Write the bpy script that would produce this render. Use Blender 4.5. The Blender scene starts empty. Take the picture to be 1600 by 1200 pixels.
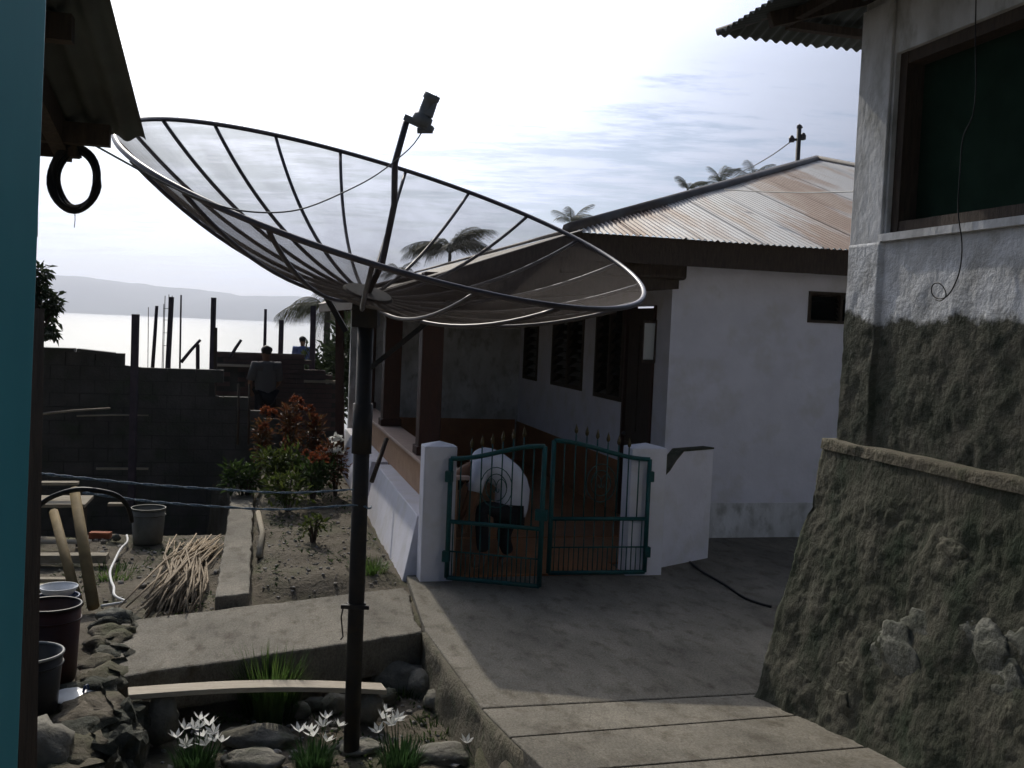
import bpy, bmesh, math, random
from mathutils import Vector, Matrix, noise
random.seed(11)
scn = bpy.context.scene
COL = scn.collection
R_ = math.radians

# ------------------------------------------------------------------ camera
CAMH = 2.4
PIT = math.atan(87 / 1600); ROL = R_(2.4)
cF = Vector((0, math.cos(PIT), -math.sin(PIT))); cU0 = Vector((0, math.sin(PIT), math.cos(PIT))); cR0 = Vector((1, 0, 0))
cR = cR0 * math.cos(ROL) + cU0 * math.sin(ROL); cU = -cR0 * math.sin(ROL) + cU0 * math.cos(ROL)
cC = Vector((0, 0, CAMH))
cam = bpy.data.cameras.new('camera'); cam_o = bpy.data.objects.new('camera', cam); COL.objects.link(cam_o)
cam.sensor_width = 36; cam.lens = 36; cam.clip_end = 30000; cam.clip_start = .05
cam_o.matrix_world = Matrix(((cR.x, cU.x, -cF.x, 0), (cR.y, cU.y, -cF.y, 0), (cR.z, cU.z, -cF.z, CAMH), (0, 0, 0, 1)))
scn.camera = cam_o

# ------------------------------------------------------------------ sky, sun, exposure
SUN_AZ, SUN_EL = R_(-21.5), R_(36.5)           # azimuth from +Y, negative is to the left
sun_dir = Vector((math.sin(SUN_AZ) * math.cos(SUN_EL), math.cos(SUN_AZ) * math.cos(SUN_EL), math.sin(SUN_EL)))
world = bpy.data.worlds.new('World'); scn.world = world; world.use_nodes = True
def build_world():
    nt = world.node_tree; nt.nodes.clear(); N = nt.nodes.new; Lk = nt.links.new
    out = N('ShaderNodeOutputWorld'); bg = N('ShaderNodeBackground'); bg.inputs[1].default_value = .05
    Lk(bg.outputs[0], out.inputs[0])
    sky = N('ShaderNodeTexSky'); sky.sky_type = 'NISHITA'; sky.sun_disc = False
    sky.sun_elevation = SUN_EL; sky.sun_rotation = SUN_AZ; sky.altitude = 50; sky.air_density = 1; sky.dust_density = .6; sky.ozone_density = 1.5
    tc = N('ShaderNodeTexCoord')
    def M(op, a, b=None, c=None):
        n = N('ShaderNodeMath'); n.operation = op
        for i, x in enumerate((a, b, c)):
            if x is None: continue
            if isinstance(x, (int, float)): n.inputs[i].default_value = x
            else: Lk(x, n.inputs[i])
        return n.outputs[0]
    nrm = N('ShaderNodeVectorMath'); nrm.operation = 'NORMALIZE'; Lk(tc.outputs['Generated'], nrm.inputs[0])
    sp = N('ShaderNodeSeparateXYZ'); Lk(nrm.outputs[0], sp.inputs[0])
    den = M('ADD', M('MAXIMUM', sp.outputs[2], 0), .10)
    cb = N('ShaderNodeCombineXYZ'); Lk(M('DIVIDE', sp.outputs[0], den), cb.inputs[0]); Lk(M('DIVIDE', sp.outputs[1], den), cb.inputs[1])
    def noise_(scale, detail, rough, off, sx=1, sy=1):
        mp = N('ShaderNodeMapping'); mp.inputs['Location'].default_value = off; mp.inputs['Scale'].default_value = (sx, sy, 1)
        mp.inputs['Rotation'].default_value = (0, 0, .35)
        Lk(cb.outputs[0], mp.inputs[0])
        n = N('ShaderNodeTexNoise'); n.inputs['Scale'].default_value = scale; n.inputs['Detail'].default_value = detail; n.inputs['Roughness'].default_value = rough
        Lk(mp.outputs[0], n.inputs['Vector']); return n.outputs['Fac']
    big = noise_(.32, 3, .5, (7.2, 2.4, 0))
    fine = noise_(4.5, 6, .66, (3.3, 9.1, 0), .6, 1.5)
    bank = noise_(1.0, 7, .6, (1.7, 4.4, 0), .9, 1.0)
    dt = N('ShaderNodeVectorMath'); dt.operation = 'DOT_PRODUCT'; Lk(nrm.outputs[0], dt.inputs[0]); dt.inputs[1].default_value = sun_dir
    cs = M('MAXIMUM', dt.outputs['Value'], 0)
    glow = M('POWER', cs, 9.0)
    # cloud cover: broken altocumulus
    cov = M('ADD', M('ADD', M('MULTIPLY', big, 1.3), M('MULTIPLY', fine, 1.0)), -.74)
    mr = N('ShaderNodeMapRange'); mr.clamp = True; mr.interpolation_type = 'SMOOTHSTEP'
    Lk(cov, mr.inputs[0]); mr.inputs[1].default_value = .30; mr.inputs[2].default_value = .54
    mask = mr.outputs[0]
    # thick grey banks (absorbing) modulate the brightness of the cloud
    mb = N('ShaderNodeMapRange'); mb.clamp = True; mb.interpolation_type = 'SMOOTHSTEP'
    Lk(bank, mb.inputs[0]); mb.inputs[1].default_value = .35; mb.inputs[2].default_value = .7; mb.inputs[3].default_value = 1.0; mb.inputs[4].default_value = .86
    rad = M('MULTIPLY', M('ADD', M('ADD', M('MULTIPLY', glow, CL_GLOW), M('MULTIPLY', M('POWER', cs, 3.0), .8)), CL_BASE), mb.outputs[0])
    rad = M('DIVIDE', rad, .05)
    col = N('ShaderNodeMix'); col.data_type = 'RGBA'; col.inputs['A'].default_value = (.76, .86, 1.12, 1); col.inputs['B'].default_value = (1.02, 1.0, .98, 1)
    Lk(M('MINIMUM', M('MULTIPLY', glow, 1.6), 1), col.inputs['Factor'])
    vm = N('ShaderNodeVectorMath'); vm.operation = 'SCALE'; Lk(col.outputs['Result'], vm.inputs[0]); Lk(rad, vm.inputs['Scale'])
    mix = N('ShaderNodeMix'); mix.data_type = 'RGBA'; Lk(M('MULTIPLY', mask, .93), mix.inputs['Factor'])
    vc = N('ShaderNodeMix'); vc.data_type = 'RGBA'; vc.inputs['A'].default_value = (.36, .58, 1.1, 1); vc.inputs['B'].default_value = (1, 1, 1, 1); Lk(M('MINIMUM', M('MULTIPLY', glow, 3.2), 1), vc.inputs['Factor'])
    veil = N('ShaderNodeVectorMath'); veil.operation = 'SCALE'; Lk(vc.outputs['Result'], veil.inputs[0]); Lk(M('MULTIPLY', glow, VEIL / .05), veil.inputs['Scale'])
    clr = N('ShaderNodeVectorMath'); clr.operation = 'ADD'; Lk(sky.outputs[0], clr.inputs[0]); Lk(veil.outputs[0], clr.inputs[1])
    Lk(clr.outputs[0], mix.inputs['A']); Lk(vm.outputs[0], mix.inputs['B'])
    Lk(mix.outputs['Result'], bg.inputs[0])
CL_GLOW, CL_BASE, VEIL = 5.0, .02, 2.6
build_world()
sl = bpy.data.lights.new('sun', 'SUN'); sl.energy = 2.8; sl.angle = R_(.6); sl.color = (1, .93, .80)
sun_o = bpy.data.objects.new('sun', sl); COL.objects.link(sun_o); sun_o.location = (0, 0, 40)
sun_o.rotation_euler = (-sun_dir).to_track_quat('-Z', 'Y').to_euler()
scn.view_settings.view_transform = 'Standard'; scn.view_settings.look = 'None'; scn.view_settings.gamma = 1; scn.view_settings.exposure = -.12
scn.view_settings.use_curve_mapping = False
cy = scn.cycles; cy.max_bounces = 6; cy.diffuse_bounces = 3; cy.glossy_bounces = 2; cy.transmission_bounces = 2; cy.volume_bounces = 0; cy.transparent_max_bounces = 12; cy.sample_clamp_indirect = 4; cy.use_adaptive_sampling = True; cy.adaptive_threshold = .03

# ------------------------------------------------------------------ places: photograph pixel -> world, and the buildings' common frame
TH = R_(14.5); hu = Vector((math.cos(TH), math.sin(TH), 0)); hv = Vector((-math.sin(TH), math.cos(TH), 0))
O = Vector((-.58, 9.51, 0))
def L(a, b, z=0): return O + hu * a + hv * b + Vector((0, 0, z))
def loc(w): q = w - O; return Vector((q.dot(hu), q.dot(hv), w.z))
def ray(x, y): return cF + cR * ((x - 800) / 1600) + cU * ((600 - y) / 1600)
def G(x, y, z=0): d = ray(x, y); return cC + d * ((z - CAMH) / d.z)
def P(x, y, Y): d = ray(x, y); return cC + d * (Y / d.y)
def LB(x, y, b): d = ray(x, y); return loc(cC + d * ((b - (cC - O).dot(hv)) / d.dot(hv)))
def LA(x, y, a): d = ray(x, y); return loc(cC + d * ((a - (cC - O).dot(hu)) / d.dot(hu)))
def WB(x, y, b): q = LB(x, y, b); return L(*q)

# ------------------------------------------------------------------ materials
def mat(name, c1, c2=None, scale=5, rough=.8, metal=0, bump=0, bscale=None, stretch=(1, 1, 1), lo=.35, hi=.65, spec=.3, detail=6, c3=None, s3=30, rot=0, speck=0):
    m = bpy.data.materials.new(name); m.use_nodes = True
    nt = m.node_tree; bs = nt.nodes['Principled BSDF']; N = nt.nodes.new; Lk = nt.links.new
    bs.inputs['Roughness'].default_value = rough; bs.inputs['Metallic'].default_value = metal; bs.inputs['Specular IOR Level'].default_value = spec
    bs.inputs['Base Color'].default_value = (*c1, 1)
    if c2 is None and not bump: return m
    g = N('ShaderNodeNewGeometry'); mp = N('ShaderNodeMapping'); mp.inputs['Scale'].default_value = stretch; mp.inputs['Rotation'].default_value = (0, 0, rot)
    vr = N('ShaderNodeVectorRotate'); vr.rotation_type = 'Z_AXIS'; vr.inputs['Angle'].default_value = -TH
    Lk(g.outputs['Position'], vr.inputs['Vector']); Lk(vr.outputs[0], mp.inputs[0])
    def nz(s, d): 
        n = N('ShaderNodeTexNoise'); n.inputs['Scale'].default_value = s; n.inputs['Detail'].default_value = d; n.inputs['Roughness'].default_value = .6; Lk(mp.outputs[0], n.inputs['Vector']); return n
    col = None
    if c2 is not None:
        n = nz(scale, detail); r = N('ShaderNodeMapRange'); r.clamp = True; r.inputs[1].default_value = lo; r.inputs[2].default_value = hi; Lk(n.outputs['Fac'], r.inputs[0])
        x = N('ShaderNodeMix'); x.data_type = 'RGBA'; x.inputs['A'].default_value = (*c1, 1); x.inputs['B'].default_value = (*c2, 1); Lk(r.outputs[0], x.inputs['Factor']); col = x.outputs['Result']
        if c3 is not None:
            n3 = nz(s3, 4); r3 = N('ShaderNodeMapRange'); r3.clamp = True; r3.inputs[1].default_value = .5; r3.inputs[2].default_value = .72; Lk(n3.outputs['Fac'], r3.inputs[0])
            y = N('ShaderNodeMix'); y.data_type = 'RGBA'; Lk(col, y.inputs['A']); y.inputs['B'].default_value = (*c3, 1); Lk(r3.outputs[0], y.inputs['Factor']); col = y.outputs['Result']
        if speck:
            n4 = nz(55, 3); r4 = N('ShaderNodeMapRange'); r4.clamp = True; r4.inputs[1].default_value = .3; r4.inputs[2].default_value = .7; r4.inputs[3].default_value = 1 - speck; r4.inputs[4].default_value = 1 + speck; Lk(n4.outputs['Fac'], r4.inputs[0])
            n5 = nz(.9, 5); r5 = N('ShaderNodeMapRange'); r5.clamp = True; r5.inputs[1].default_value = .35; r5.inputs[2].default_value = .65; r5.inputs[3].default_value = .78; r5.inputs[4].default_value = 1.18; Lk(n5.outputs['Fac'], r5.inputs[0])
            mu = N('ShaderNodeMath'); mu.operation = 'MULTIPLY'; Lk(r4.outputs[0], mu.inputs[0]); Lk(r5.outputs[0], mu.inputs[1])
            sc = N('ShaderNodeVectorMath'); sc.operation = 'SCALE'; Lk(col, sc.inputs[0]); Lk(mu.outputs[0], sc.inputs['Scale']); col = sc.outputs[0]
        Lk(col, bs.inputs['Base Color'])
    if bump:
        n = nz(bscale or scale * 3, 8); b = N('ShaderNodeBump'); b.inputs['Strength'].default_value = 1; b.inputs['Distance'].default_value = bump; Lk(n.outputs['Fac'], b.inputs['Height']); Lk(b.outputs[0], bs.inputs['Normal'])
    return m
M = {}
M['concrete'] = mat('weathered concrete', (.16, .145, .118), (.21, .19, .155), 2.2, .9, bump=.014, bscale=30, c3=(.10, .085, .062), s3=5, speck=.28, stretch=(1.6, .8, 1))
M['concrete_side'] = mat('raw concrete edge', (.125, .11, .08), (.17, .15, .11), 4, .95, bump=.03, bscale=22, c3=(.08, .085, .05), s3=5)
M['plaster'] = mat('white plaster', (.77, .765, .85), (.69, .685, .76), 2.5, .8, bump=.004, bscale=20, c3=(.64, .63, .65), s3=3)
M['plaster_dirty'] = mat('stained white plaster', (.74, .75, .78), (.50, .50, .50), 3.0, .85, bump=.01, bscale=16, c3=(.36, .36, .35), s3=7, stretch=(1, 1, .6))
M['plaster_bare_shade'] = mat('mossy bare render and painted shade', (.10, .094, .070), (.05, .055, .036), 4, .95, bump=.03, bscale=18, c3=(.035, .05, .028), s3=6)
def peeled():
    m = mat('white paint peeled off mossy render', (.088, .084, .064), (.042, .048, .032), 4, .95, bump=.016, bscale=24, c3=(.012, .018, .010), s3=8)
    nt = m.node_tree; bs = nt.nodes['Principled BSDF']; N = nt.nodes.new; Lk = nt.links.new
    src = [l.from_socket for l in nt.links if l.to_socket == bs.inputs['Base Color']][0]
    g = N('ShaderNodeNewGeometry'); sp = N('ShaderNodeSeparateXYZ'); Lk(g.outputs['Position'], sp.inputs[0])
    n1 = N('ShaderNodeTexNoise'); n1.inputs['Scale'].default_value = 3.2; n1.inputs['Detail'].default_value = 9; n1.inputs['Roughness'].default_value = .68; Lk(g.outputs['Position'], n1.inputs['Vector'])
    n2 = N('ShaderNodeTexNoise'); n2.inputs['Scale'].default_value = 6; n2.inputs['Detail'].default_value = 6; Lk(g.outputs['Position'], n2.inputs['Vector'])
    a = N('ShaderNodeMath'); a.operation = 'MULTIPLY_ADD'; Lk(n1.outputs['Fac'], a.inputs[0]); a.inputs[1].default_value = .42; Lk(sp.outputs[2], a.inputs[2])
    mr = N('ShaderNodeMapRange'); mr.clamp = True; mr.interpolation_type = 'SMOOTHSTEP'; Lk(a.outputs[0], mr.inputs[0]); mr.inputs[1].default_value = 2.735; mr.inputs[2].default_value = 2.80
    mr2 = N('ShaderNodeMapRange'); mr2.clamp = True; Lk(n2.outputs['Fac'], mr2.inputs[0]); mr2.inputs[1].default_value = .35; mr2.inputs[2].default_value = .7
    wc = N('ShaderNodeMix'); wc.data_type = 'RGBA'; wc.inputs['A'].default_value = (.70, .71, .74, 1); wc.inputs['B'].default_value = (.44, .44, .44, 1); Lk(mr2.outputs[0], wc.inputs['Factor'])
    x = N('ShaderNodeMix'); x.data_type = 'RGBA'; Lk(mr.outputs[0], x.inputs['Factor']); Lk(src, x.inputs['A']); Lk(wc.outputs['Result'], x.inputs['B']); Lk(x.outputs['Result'], bs.inputs['Base Color'])
    return m
M['render_peeled'] = peeled()
M['rubble'] = mat('mossy rubble masonry', (.10, .094, .070), (.034, .040, .024), 3.6, .95, bump=.022, bscale=24, c3=(.016, .030, .014), s3=4, stretch=(1, 1, .7))
M['stone_pale'] = mat('pale field stone', (.15, .15, .13), (.06, .064, .046), 6, .9, bump=.02, bscale=25)
M['stone'] = mat('grey garden stone', (.24, .225, .19), (.15, .14, .115), 6, .95, bump=.02, bscale=25, c3=(.08, .09, .05), s3=4)
M['rock_dark'] = mat('dark volcanic rock', (.07, .07, .055), (.035, .04, .028), 5, .95, bump=.04, bscale=20, c3=(.12, .11, .085), s3=6)
M['soil'] = mat('garden soil', (.10, .084, .062), (.155, .132, .10), 2.4, .97, bump=.03, bscale=26, c3=(.07, .075, .035), s3=1.7)
M['wood_dark'] = mat('dark wood', (.045, .033, .026), (.075, .055, .042), 7, .8, stretch=(6, 6, 1), bump=.004)
M['wood_red'] = mat('red brown stained wood', (.065, .028, .019), (.048, .022, .016), 7, .6, stretch=(6, 6, 1), bump=.003)
M['wood_grey'] = mat('weathered grey timber', (.26, .22, .165), (.36, .32, .25), 9, .9, stretch=(1, 8, 8), bump=.006)
M['wood_pale'] = mat('pale sawn plank', (.52, .46, .37), (.42, .36, .28), 9, .85, stretch=(.7, 8, 8), bump=.004)
M['bamboo'] = mat('old bamboo stake', (.22, .16, .075), (.15, .11, .05), 8, .8, bump=.005)
M['timber_post'] = mat('site timber', (.075, .058, .075), (.05, .042, .055), 8, .85)
M['teal'] = mat('teal gate paint', (.008, .085, .09), (.012, .06, .06), 14, .5, spec=.3)
M['post_teal'] = mat('turquoise post paint', (.075, .40, .47), (.05, .31, .37), 2.2, .55, stretch=(1, 1, .3))
M['tip'] = mat('ochre finial paint', (.07, .05, .016), rough=.5)
M['floor_tile'] = mat('terracotta floor', (.34, .155, .068), (.26, .115, .05), 5, .35, spec=.35)
M['tile_pink'] = mat('salmon tiled parapet', (.50, .32, .20), (.42, .25, .15), 8, .55, spec=.35)
M['cap_pink'] = mat('pink granite capping', (.62, .47, .40), (.52, .38, .32), 12, .5, spec=.4)
M['roof'] = mat('rusty galvanised sheet', (.27, .275, .30), (.12, .058, .035), .55, .6, metal=.25, stretch=(1.6, .35, .35), lo=.47, hi=.57, spec=.5, c3=(.18, .13, .105), s3=1.6, detail=9)
M['roof_old'] = mat('weathered galvanised sheet', (.17, .165, .17), (.11, .085, .07), .9, .6, metal=.3, stretch=(.4, 2.2, 1), spec=.4)
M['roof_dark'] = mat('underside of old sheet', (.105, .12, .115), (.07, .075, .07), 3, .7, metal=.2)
M['metal_rim'] = mat('dull grey tube', (.10, .088, .10), (.07, .06, .07), 8, .38, metal=.25, spec=.6)
M['metal_dark'] = mat('painted steel pole', (.022, .022, .024), (.035, .03, .028), 6, .6, c3=(.05, .035, .025), s3=9)
M['feed'] = mat('grey feed housing', (.24, .25, .26), (.18, .19, .2), 10, .6)
M['black'] = mat('black rubber', (.012, .012, .013), rough=.55)
M['cable'] = mat('grey cable', (.10, .11, .12), rough=.6)
M['rope'] = mat('blue poly rope', (.06, .12, .20), (.25, .33, .42), 60, .6)
M['rope_white'] = mat('white cord', (.72, .72, .72), rough=.6)
M['black_plastic'] = mat('black plastic', (.012, .011, .011), (.02, .018, .018), 6, .45, spec=.4)
M['red_plastic'] = mat('brown red drum', (.045, .010, .007), (.03, .008, .007), 5, .5)
M['screen'] = mat('dark screen with room shade painted in', (.010, .024, .016), (.016, .036, .024), 5, .95, spec=.05)
M['rim_grey'] = mat('worn bucket rim', (.28, .28, .27), rough=.5)
M['enamel'] = mat('white enamel', (.75, .77, .80), (.62, .63, .64), 9, .3, spec=.5)
M['enamel_blue'] = mat('blue enamel', (.03, .05, .12), rough=.35)
M['drum_grey'] = mat('grey metal bucket', (.15, .15, .135), (.10, .10, .085), 6, .6, metal=.3)
M['brick'] = mat('red brick', (.36, .12, .06), (.28, .10, .055), 9, .9, bump=.006)
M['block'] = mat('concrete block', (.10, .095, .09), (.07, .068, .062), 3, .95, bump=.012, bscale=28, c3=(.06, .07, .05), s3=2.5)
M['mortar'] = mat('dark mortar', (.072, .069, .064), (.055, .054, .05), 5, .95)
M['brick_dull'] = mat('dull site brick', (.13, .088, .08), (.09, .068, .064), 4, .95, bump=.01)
M['leaf'] = mat('garden leaf', (.03, .058, .016), (.05, .08, .02), 6, .55)
M['leaf_dark'] = mat('dark tree leaf', (.03, .048, .022), (.05, .07, .03), 5, .6)
M['leaf_yellow'] = mat('yellow green leaf', (.075, .095, .02), (.05, .075, .018), 6, .55)
M['leaf_red'] = mat('croton red leaf', (.11, .036, .02), (.075, .05, .018), 8, .55)
M['petal_red'] = mat('coral flower', (.19, .05, .024), (.15, .05, .022), 12, .6)
M['petal_white'] = mat('white petal', (.86, .86, .84), (.78, .78, .74), 30, .5)
M['grass'] = mat('grass blade', (.055, .11, .025), (.10, .15, .035), 5, .6)
M['lily_leaf'] = mat('lily leaf', (.03, .07, .024), (.045, .095, .03), 9, .5)
M['palm'] = mat('palm frond', (.045, .055, .025), (.08, .08, .035), 2, .6)
M['palm_trunk'] = mat('palm trunk', (.12, .10, .08), (.07, .06, .05), 6, .9)
M['dry'] = mat('dry palm ribs', (.36, .285, .20), (.20, .155, .105), 9, .85)
M['skin'] = mat('skin', (.22, .115, .07), rough=.6)
M['hair'] = mat('hair', (.010, .008, .007), rough=.6)
M['shirt'] = mat('white shirt', (.72, .73, .82), (.60, .61, .70), 6, .85)
M['shirt_blue'] = mat('blue shirt', (.10, .14, .32), rough=.85)
M['shirt_grey'] = mat('grey shirt', (.10, .095, .095), rough=.85)
M['cloth_dark'] = mat('dark trousers', (.018, .018, .022), rough=.9)
M['pipe'] = mat('insulator', (.05, .04, .05), rough=.5)
M['litter'] = mat('pale pebbles', (.40, .38, .36), (.15, .13, .10), 22, .9)
M['hill'] = mat('forested far hills', (.05, .07, .04), (.08, .09, .05), .004, .95)
def glass(name, c, rough=.05, alpha=1):
    m = mat(name, c, rough=rough, spec=.8); return m
M['glass'] = glass('dark window glass', (.008, .010, .010), .12)
M['glass_pale'] = glass('glass painted pale for reflected sky', (.6, .62, .6), .1)
def water_mat():
    m = bpy.data.materials.new('lake water'); m.use_nodes = True; nt = m.node_tree; bs = nt.nodes['Principled BSDF']; N = nt.nodes.new
    bs.inputs['Base Color'].default_value = (.03, .05, .06, 1); bs.inputs['Roughness'].default_value = .36; bs.inputs['IOR'].default_value = 1.33
    g = N('ShaderNodeNewGeometry'); mp = N('ShaderNodeMapping'); mp.inputs['Scale'].default_value = (.25, .6, 1)
    n = N('ShaderNodeTexNoise'); n.inputs['Scale'].default_value = .35; n.inputs['Detail'].default_value = 5
    b = N('ShaderNodeBump'); b.inputs['Strength'].default_value = 1; b.inputs['Distance'].default_value = .55
    nt.links.new(g.outputs['Position'], mp.inputs[0]); nt.links.new(mp.outputs[0], n.inputs['Vector']); nt.links.new(n.outputs['Fac'], b.inputs['Height']); nt.links.new(b.outputs[0], bs.inputs['Normal'])
    return m
M['water'] = water_mat()
def mesh_mat():
    """woven wire: the more obliquely one looks through it, the less of it is open"""
    m = bpy.data.materials.new('fine woven dish mesh'); m.use_nodes = True; nt = m.node_tree; N = nt.nodes.new; Lk = nt.links.new
    bs = nt.nodes['Principled BSDF']; bs.inputs['Base Color'].default_value = (.060, .046, .042, 1); bs.inputs['Specular IOR Level'].default_value = .05; bs.inputs['Roughness'].default_value = .8
    tr = N('ShaderNodeBsdfTransparent'); mx = N('ShaderNodeMixShader')
    g = N('ShaderNodeNewGeometry'); n = N('ShaderNodeTexNoise'); n.inputs['Scale'].default_value = 3.0; n.inputs['Detail'].default_value = 6; Lk(g.outputs['Position'], n.inputs['Vector'])
    r = N('ShaderNodeMapRange'); r.inputs[1].default_value = .3; r.inputs[2].default_value = .7; r.inputs[3].default_value = .76; r.inputs[4].default_value = .67; Lk(n.outputs['Fac'], r.inputs[0])
    d = N('ShaderNodeVectorMath'); d.operation = 'DOT_PRODUCT'; Lk(g.outputs['Incoming'], d.inputs[0]); Lk(g.outputs['Normal'], d.inputs[1])
    def M_(op, a, b=None):
        q = N('ShaderNodeMath'); q.operation = op
        for i, x in enumerate((a, b)):
            if x is None: continue
            if isinstance(x, (int, float)): q.inputs[i].default_value = x
            else: Lk(x, q.inputs[i])
        return q.outputs[0]
    c = M_('MAXIMUM', M_('ABSOLUTE', d.outputs['Value']), .04)
    Lk(M_('POWER', r.outputs[0], M_('POWER', M_('DIVIDE', 1.0, c), .7)), mx.inputs[0])
    Lk(bs.outputs[0], mx.inputs[1]); Lk(tr.outputs[0], mx.inputs[2]); Lk(mx.outputs[0], nt.nodes['Material Output'].inputs[0])
    return m
M['dishmesh'] = mesh_mat()
def leaf_translucent(m, k=.45):
    nt = m.node_tree; bs = nt.nodes['Principled BSDF']; t = nt.nodes.new('ShaderNodeBsdfTranslucent'); mx = nt.nodes.new('ShaderNodeMixShader'); mx.inputs[0].default_value = k
    src = [l.from_socket for l in nt.links if l.to_socket == bs.inputs['Base Color']]
    if src: nt.links.new(src[0], t.inputs[0])
    else: t.inputs[0].default_value = bs.inputs['Base Color'].default_value
    nt.links.new(bs.outputs[0], mx.inputs[1]); nt.links.new(t.outputs[0], mx.inputs[2]); nt.links.new(mx.outputs[0], nt.nodes['Material Output'].inputs[0])
for k in ('leaf', 'leaf_yellow', 'leaf_red', 'petal_red', 'petal_white', 'grass', 'lily_leaf'): leaf_translucent(M[k])
leaf_translucent(M['leaf_dark'], .2); leaf_translucent(M['palm'], .25)

# ------------------------------------------------------------------ mesh building
class MB:
    def __init__(s): s.v = []; s.f = []
    def add(s, vs, fs):
        n = len(s.v); s.v += [tuple(x) for x in vs]; s.f += [tuple(i + n for i in q) for q in fs]; return s
    def box(s, x0, x1, y0, y1, z0, z1):
        return s.add([(x0, y0, z0), (x1, y0, z0), (x1, y1, z0), (x0, y1, z0), (x0, y0, z1), (x1, y0, z1), (x1, y1, z1), (x0, y1, z1)],
                     [(3, 2, 1, 0), (4, 5, 6, 7), (0, 1, 5, 4), (1, 2, 6, 5), (2, 3, 7, 6), (3, 0, 4, 7)])
    def prism(s, pts, z0, z1):
        n = len(pts); vs = [(p[0], p[1], z0 if len(p) < 3 else p[2]) for p in pts] + [(p[0], p[1], z1 if len(p) < 4 else p[3]) for p in pts]
        return s.add(vs, [tuple(range(n - 1, -1, -1)), tuple(range(n, 2 * n))] + [(i, (i + 1) % n, n + (i + 1) % n, n + i) for i in range(n)])
    def profile(s, pts, axis, t0, t1):          # outline in a vertical plane, swept along x or y
        n = len(pts)
        mk = (lambda p, t: (p[0], t, p[1])) if axis == 'y' else (lambda p, t: (t, p[0], p[1]))
        return s.add([mk(p, t0) for p in pts] + [mk(p, t1) for p in pts], [tuple(range(n)), tuple(range(2 * n - 1, n - 1, -1))] + [(i, i + n, (i + 1) % n + n, (i + 1) % n) for i in range(n)])
    def bar(s, p, q, w, h=None, up=(0, 0, 1)):
        h = h or w; p = Vector(p); q = Vector(q); d = (q - p).normalized(); up = Vector(up)
        if abs(d.dot(up)) > .98: up = Vector((0, 1, 0))
        x = d.cross(up).normalized() * (w / 2); y = x.cross(d).normalized() * (h / 2)
        return s.add([p - x - y, p + x - y, p + x + y, p - x + y, q - x - y, q + x - y, q + x + y, q - x + y], [(0, 1, 2, 3), (7, 6, 5, 4), (0, 4, 5, 1), (1, 5, 6, 2), (2, 6, 7, 3), (3, 7, 4, 0)])
    def tube(s, pts, r, n=8, closed=False):
        pts = [Vector(p) for p in pts]; k = len(pts); rs = r if isinstance(r, (list, tuple)) else [r] * k
        ref = Vector((0, 0, 1)); vs = []; prev = None
        for i, p in enumerate(pts):
            t = (pts[(i + 1) % k] - pts[i - 1]) if closed else (pts[min(i + 1, k - 1)] - pts[max(i - 1, 0)])
            t.normalize()
            if prev is None:
                a = ref if abs(t.dot(ref)) < .9 else Vector((1, 0, 0)); x = t.cross(a).normalized()
            else: x = (prev - t * prev.dot(t)).normalized()
            prev = x; y = t.cross(x)
            for j in range(n):
                an = 2 * math.pi * j / n; vs.append(p + (x * math.cos(an) + y * math.sin(an)) * rs[i])
        fs = []
        for i in range(k if closed else k - 1):
            i2 = (i + 1) % k
            for j in range(n): fs.append((i * n + j, i * n + (j + 1) % n, i2 * n + (j + 1) % n, i2 * n + j))
        if not closed: fs += [tuple(range(n - 1, -1, -1)), tuple((k - 1) * n + j for j in range(n))]
        return s.add(vs, fs)
    def lathe(s, prof, n=24, c=(0, 0, 0)):
        vs = []; k = len(prof)
        for r, z in prof:
            for j in range(n): an = 2 * math.pi * j / n; vs.append((c[0] + r * math.cos(an), c[1] + r * math.sin(an), c[2] + z))
        fs = [(i * n + j, i * n + (j + 1) % n, (i + 1) * n + (j + 1) % n, (i + 1) * n + j) for i in range(k - 1) for j in range(n)]
        return s.add(vs, fs)
    def rock(s, c, r, seed, sub=2, rough=.28):
        bm = bmesh.new(); bmesh.ops.create_icosphere(bm, subdivisions=sub, radius=1)
        vs = []
        for v in bm.verts:
            d = 1 + rough * noise.noise(v.co * 1.3 + Vector((seed * 7.3, seed, 0))) + rough * .5 * noise.noise(v.co * 3.1 + Vector((0, seed * 3.7, 1)))
            d *= 1 + .1 * (noise.cell(v.co * 1.6 + Vector((seed, 0, 0))) - .5)
            vs.append((c[0] + v.co.x * r[0] * d, c[1] + v.co.y * r[1] * d, c[2] + v.co.z * r[2] * d))
        fs = [tuple(v.index for v in f.verts) for f in bm.faces]; bm.free(); return s.add(vs, fs)
    def leaf(s, p, d, nrm, ln, w):
        p = Vector(p); d = Vector(d).normalized(); side = d.cross(Vector(nrm)); side = side.normalized() if side.length > 1e-4 else Vector((1, 0, 0)); up = side.cross(d)
        return s.add([p, p + d * ln * .45 + side * w * .5 + up * w * .15, p + d * ln - up * ln * .12, p + d * ln * .45 - side * w * .5 + up * w * .15], [(0, 1, 2), (0, 2, 3)])
    def blade(s, p, d, ln, w, bend):
        p = Vector(p); d = Vector(d).normalized(); h = Vector((d.x, d.y, 0)); h = h.normalized() if h.length > .01 else Vector((1, 0, 0)); sd = Vector((-h.y, h.x, 0)) * w / 2
        a = p + d * ln * .5 + h * bend * .25; b = p + d * ln * .9 + h * bend - Vector((0, 0, bend * .35))
        return s.add([p - sd, p + sd, a + sd * .85, a - sd * .85, b], [(0, 1, 2, 3), (3, 2, 4)])
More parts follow.
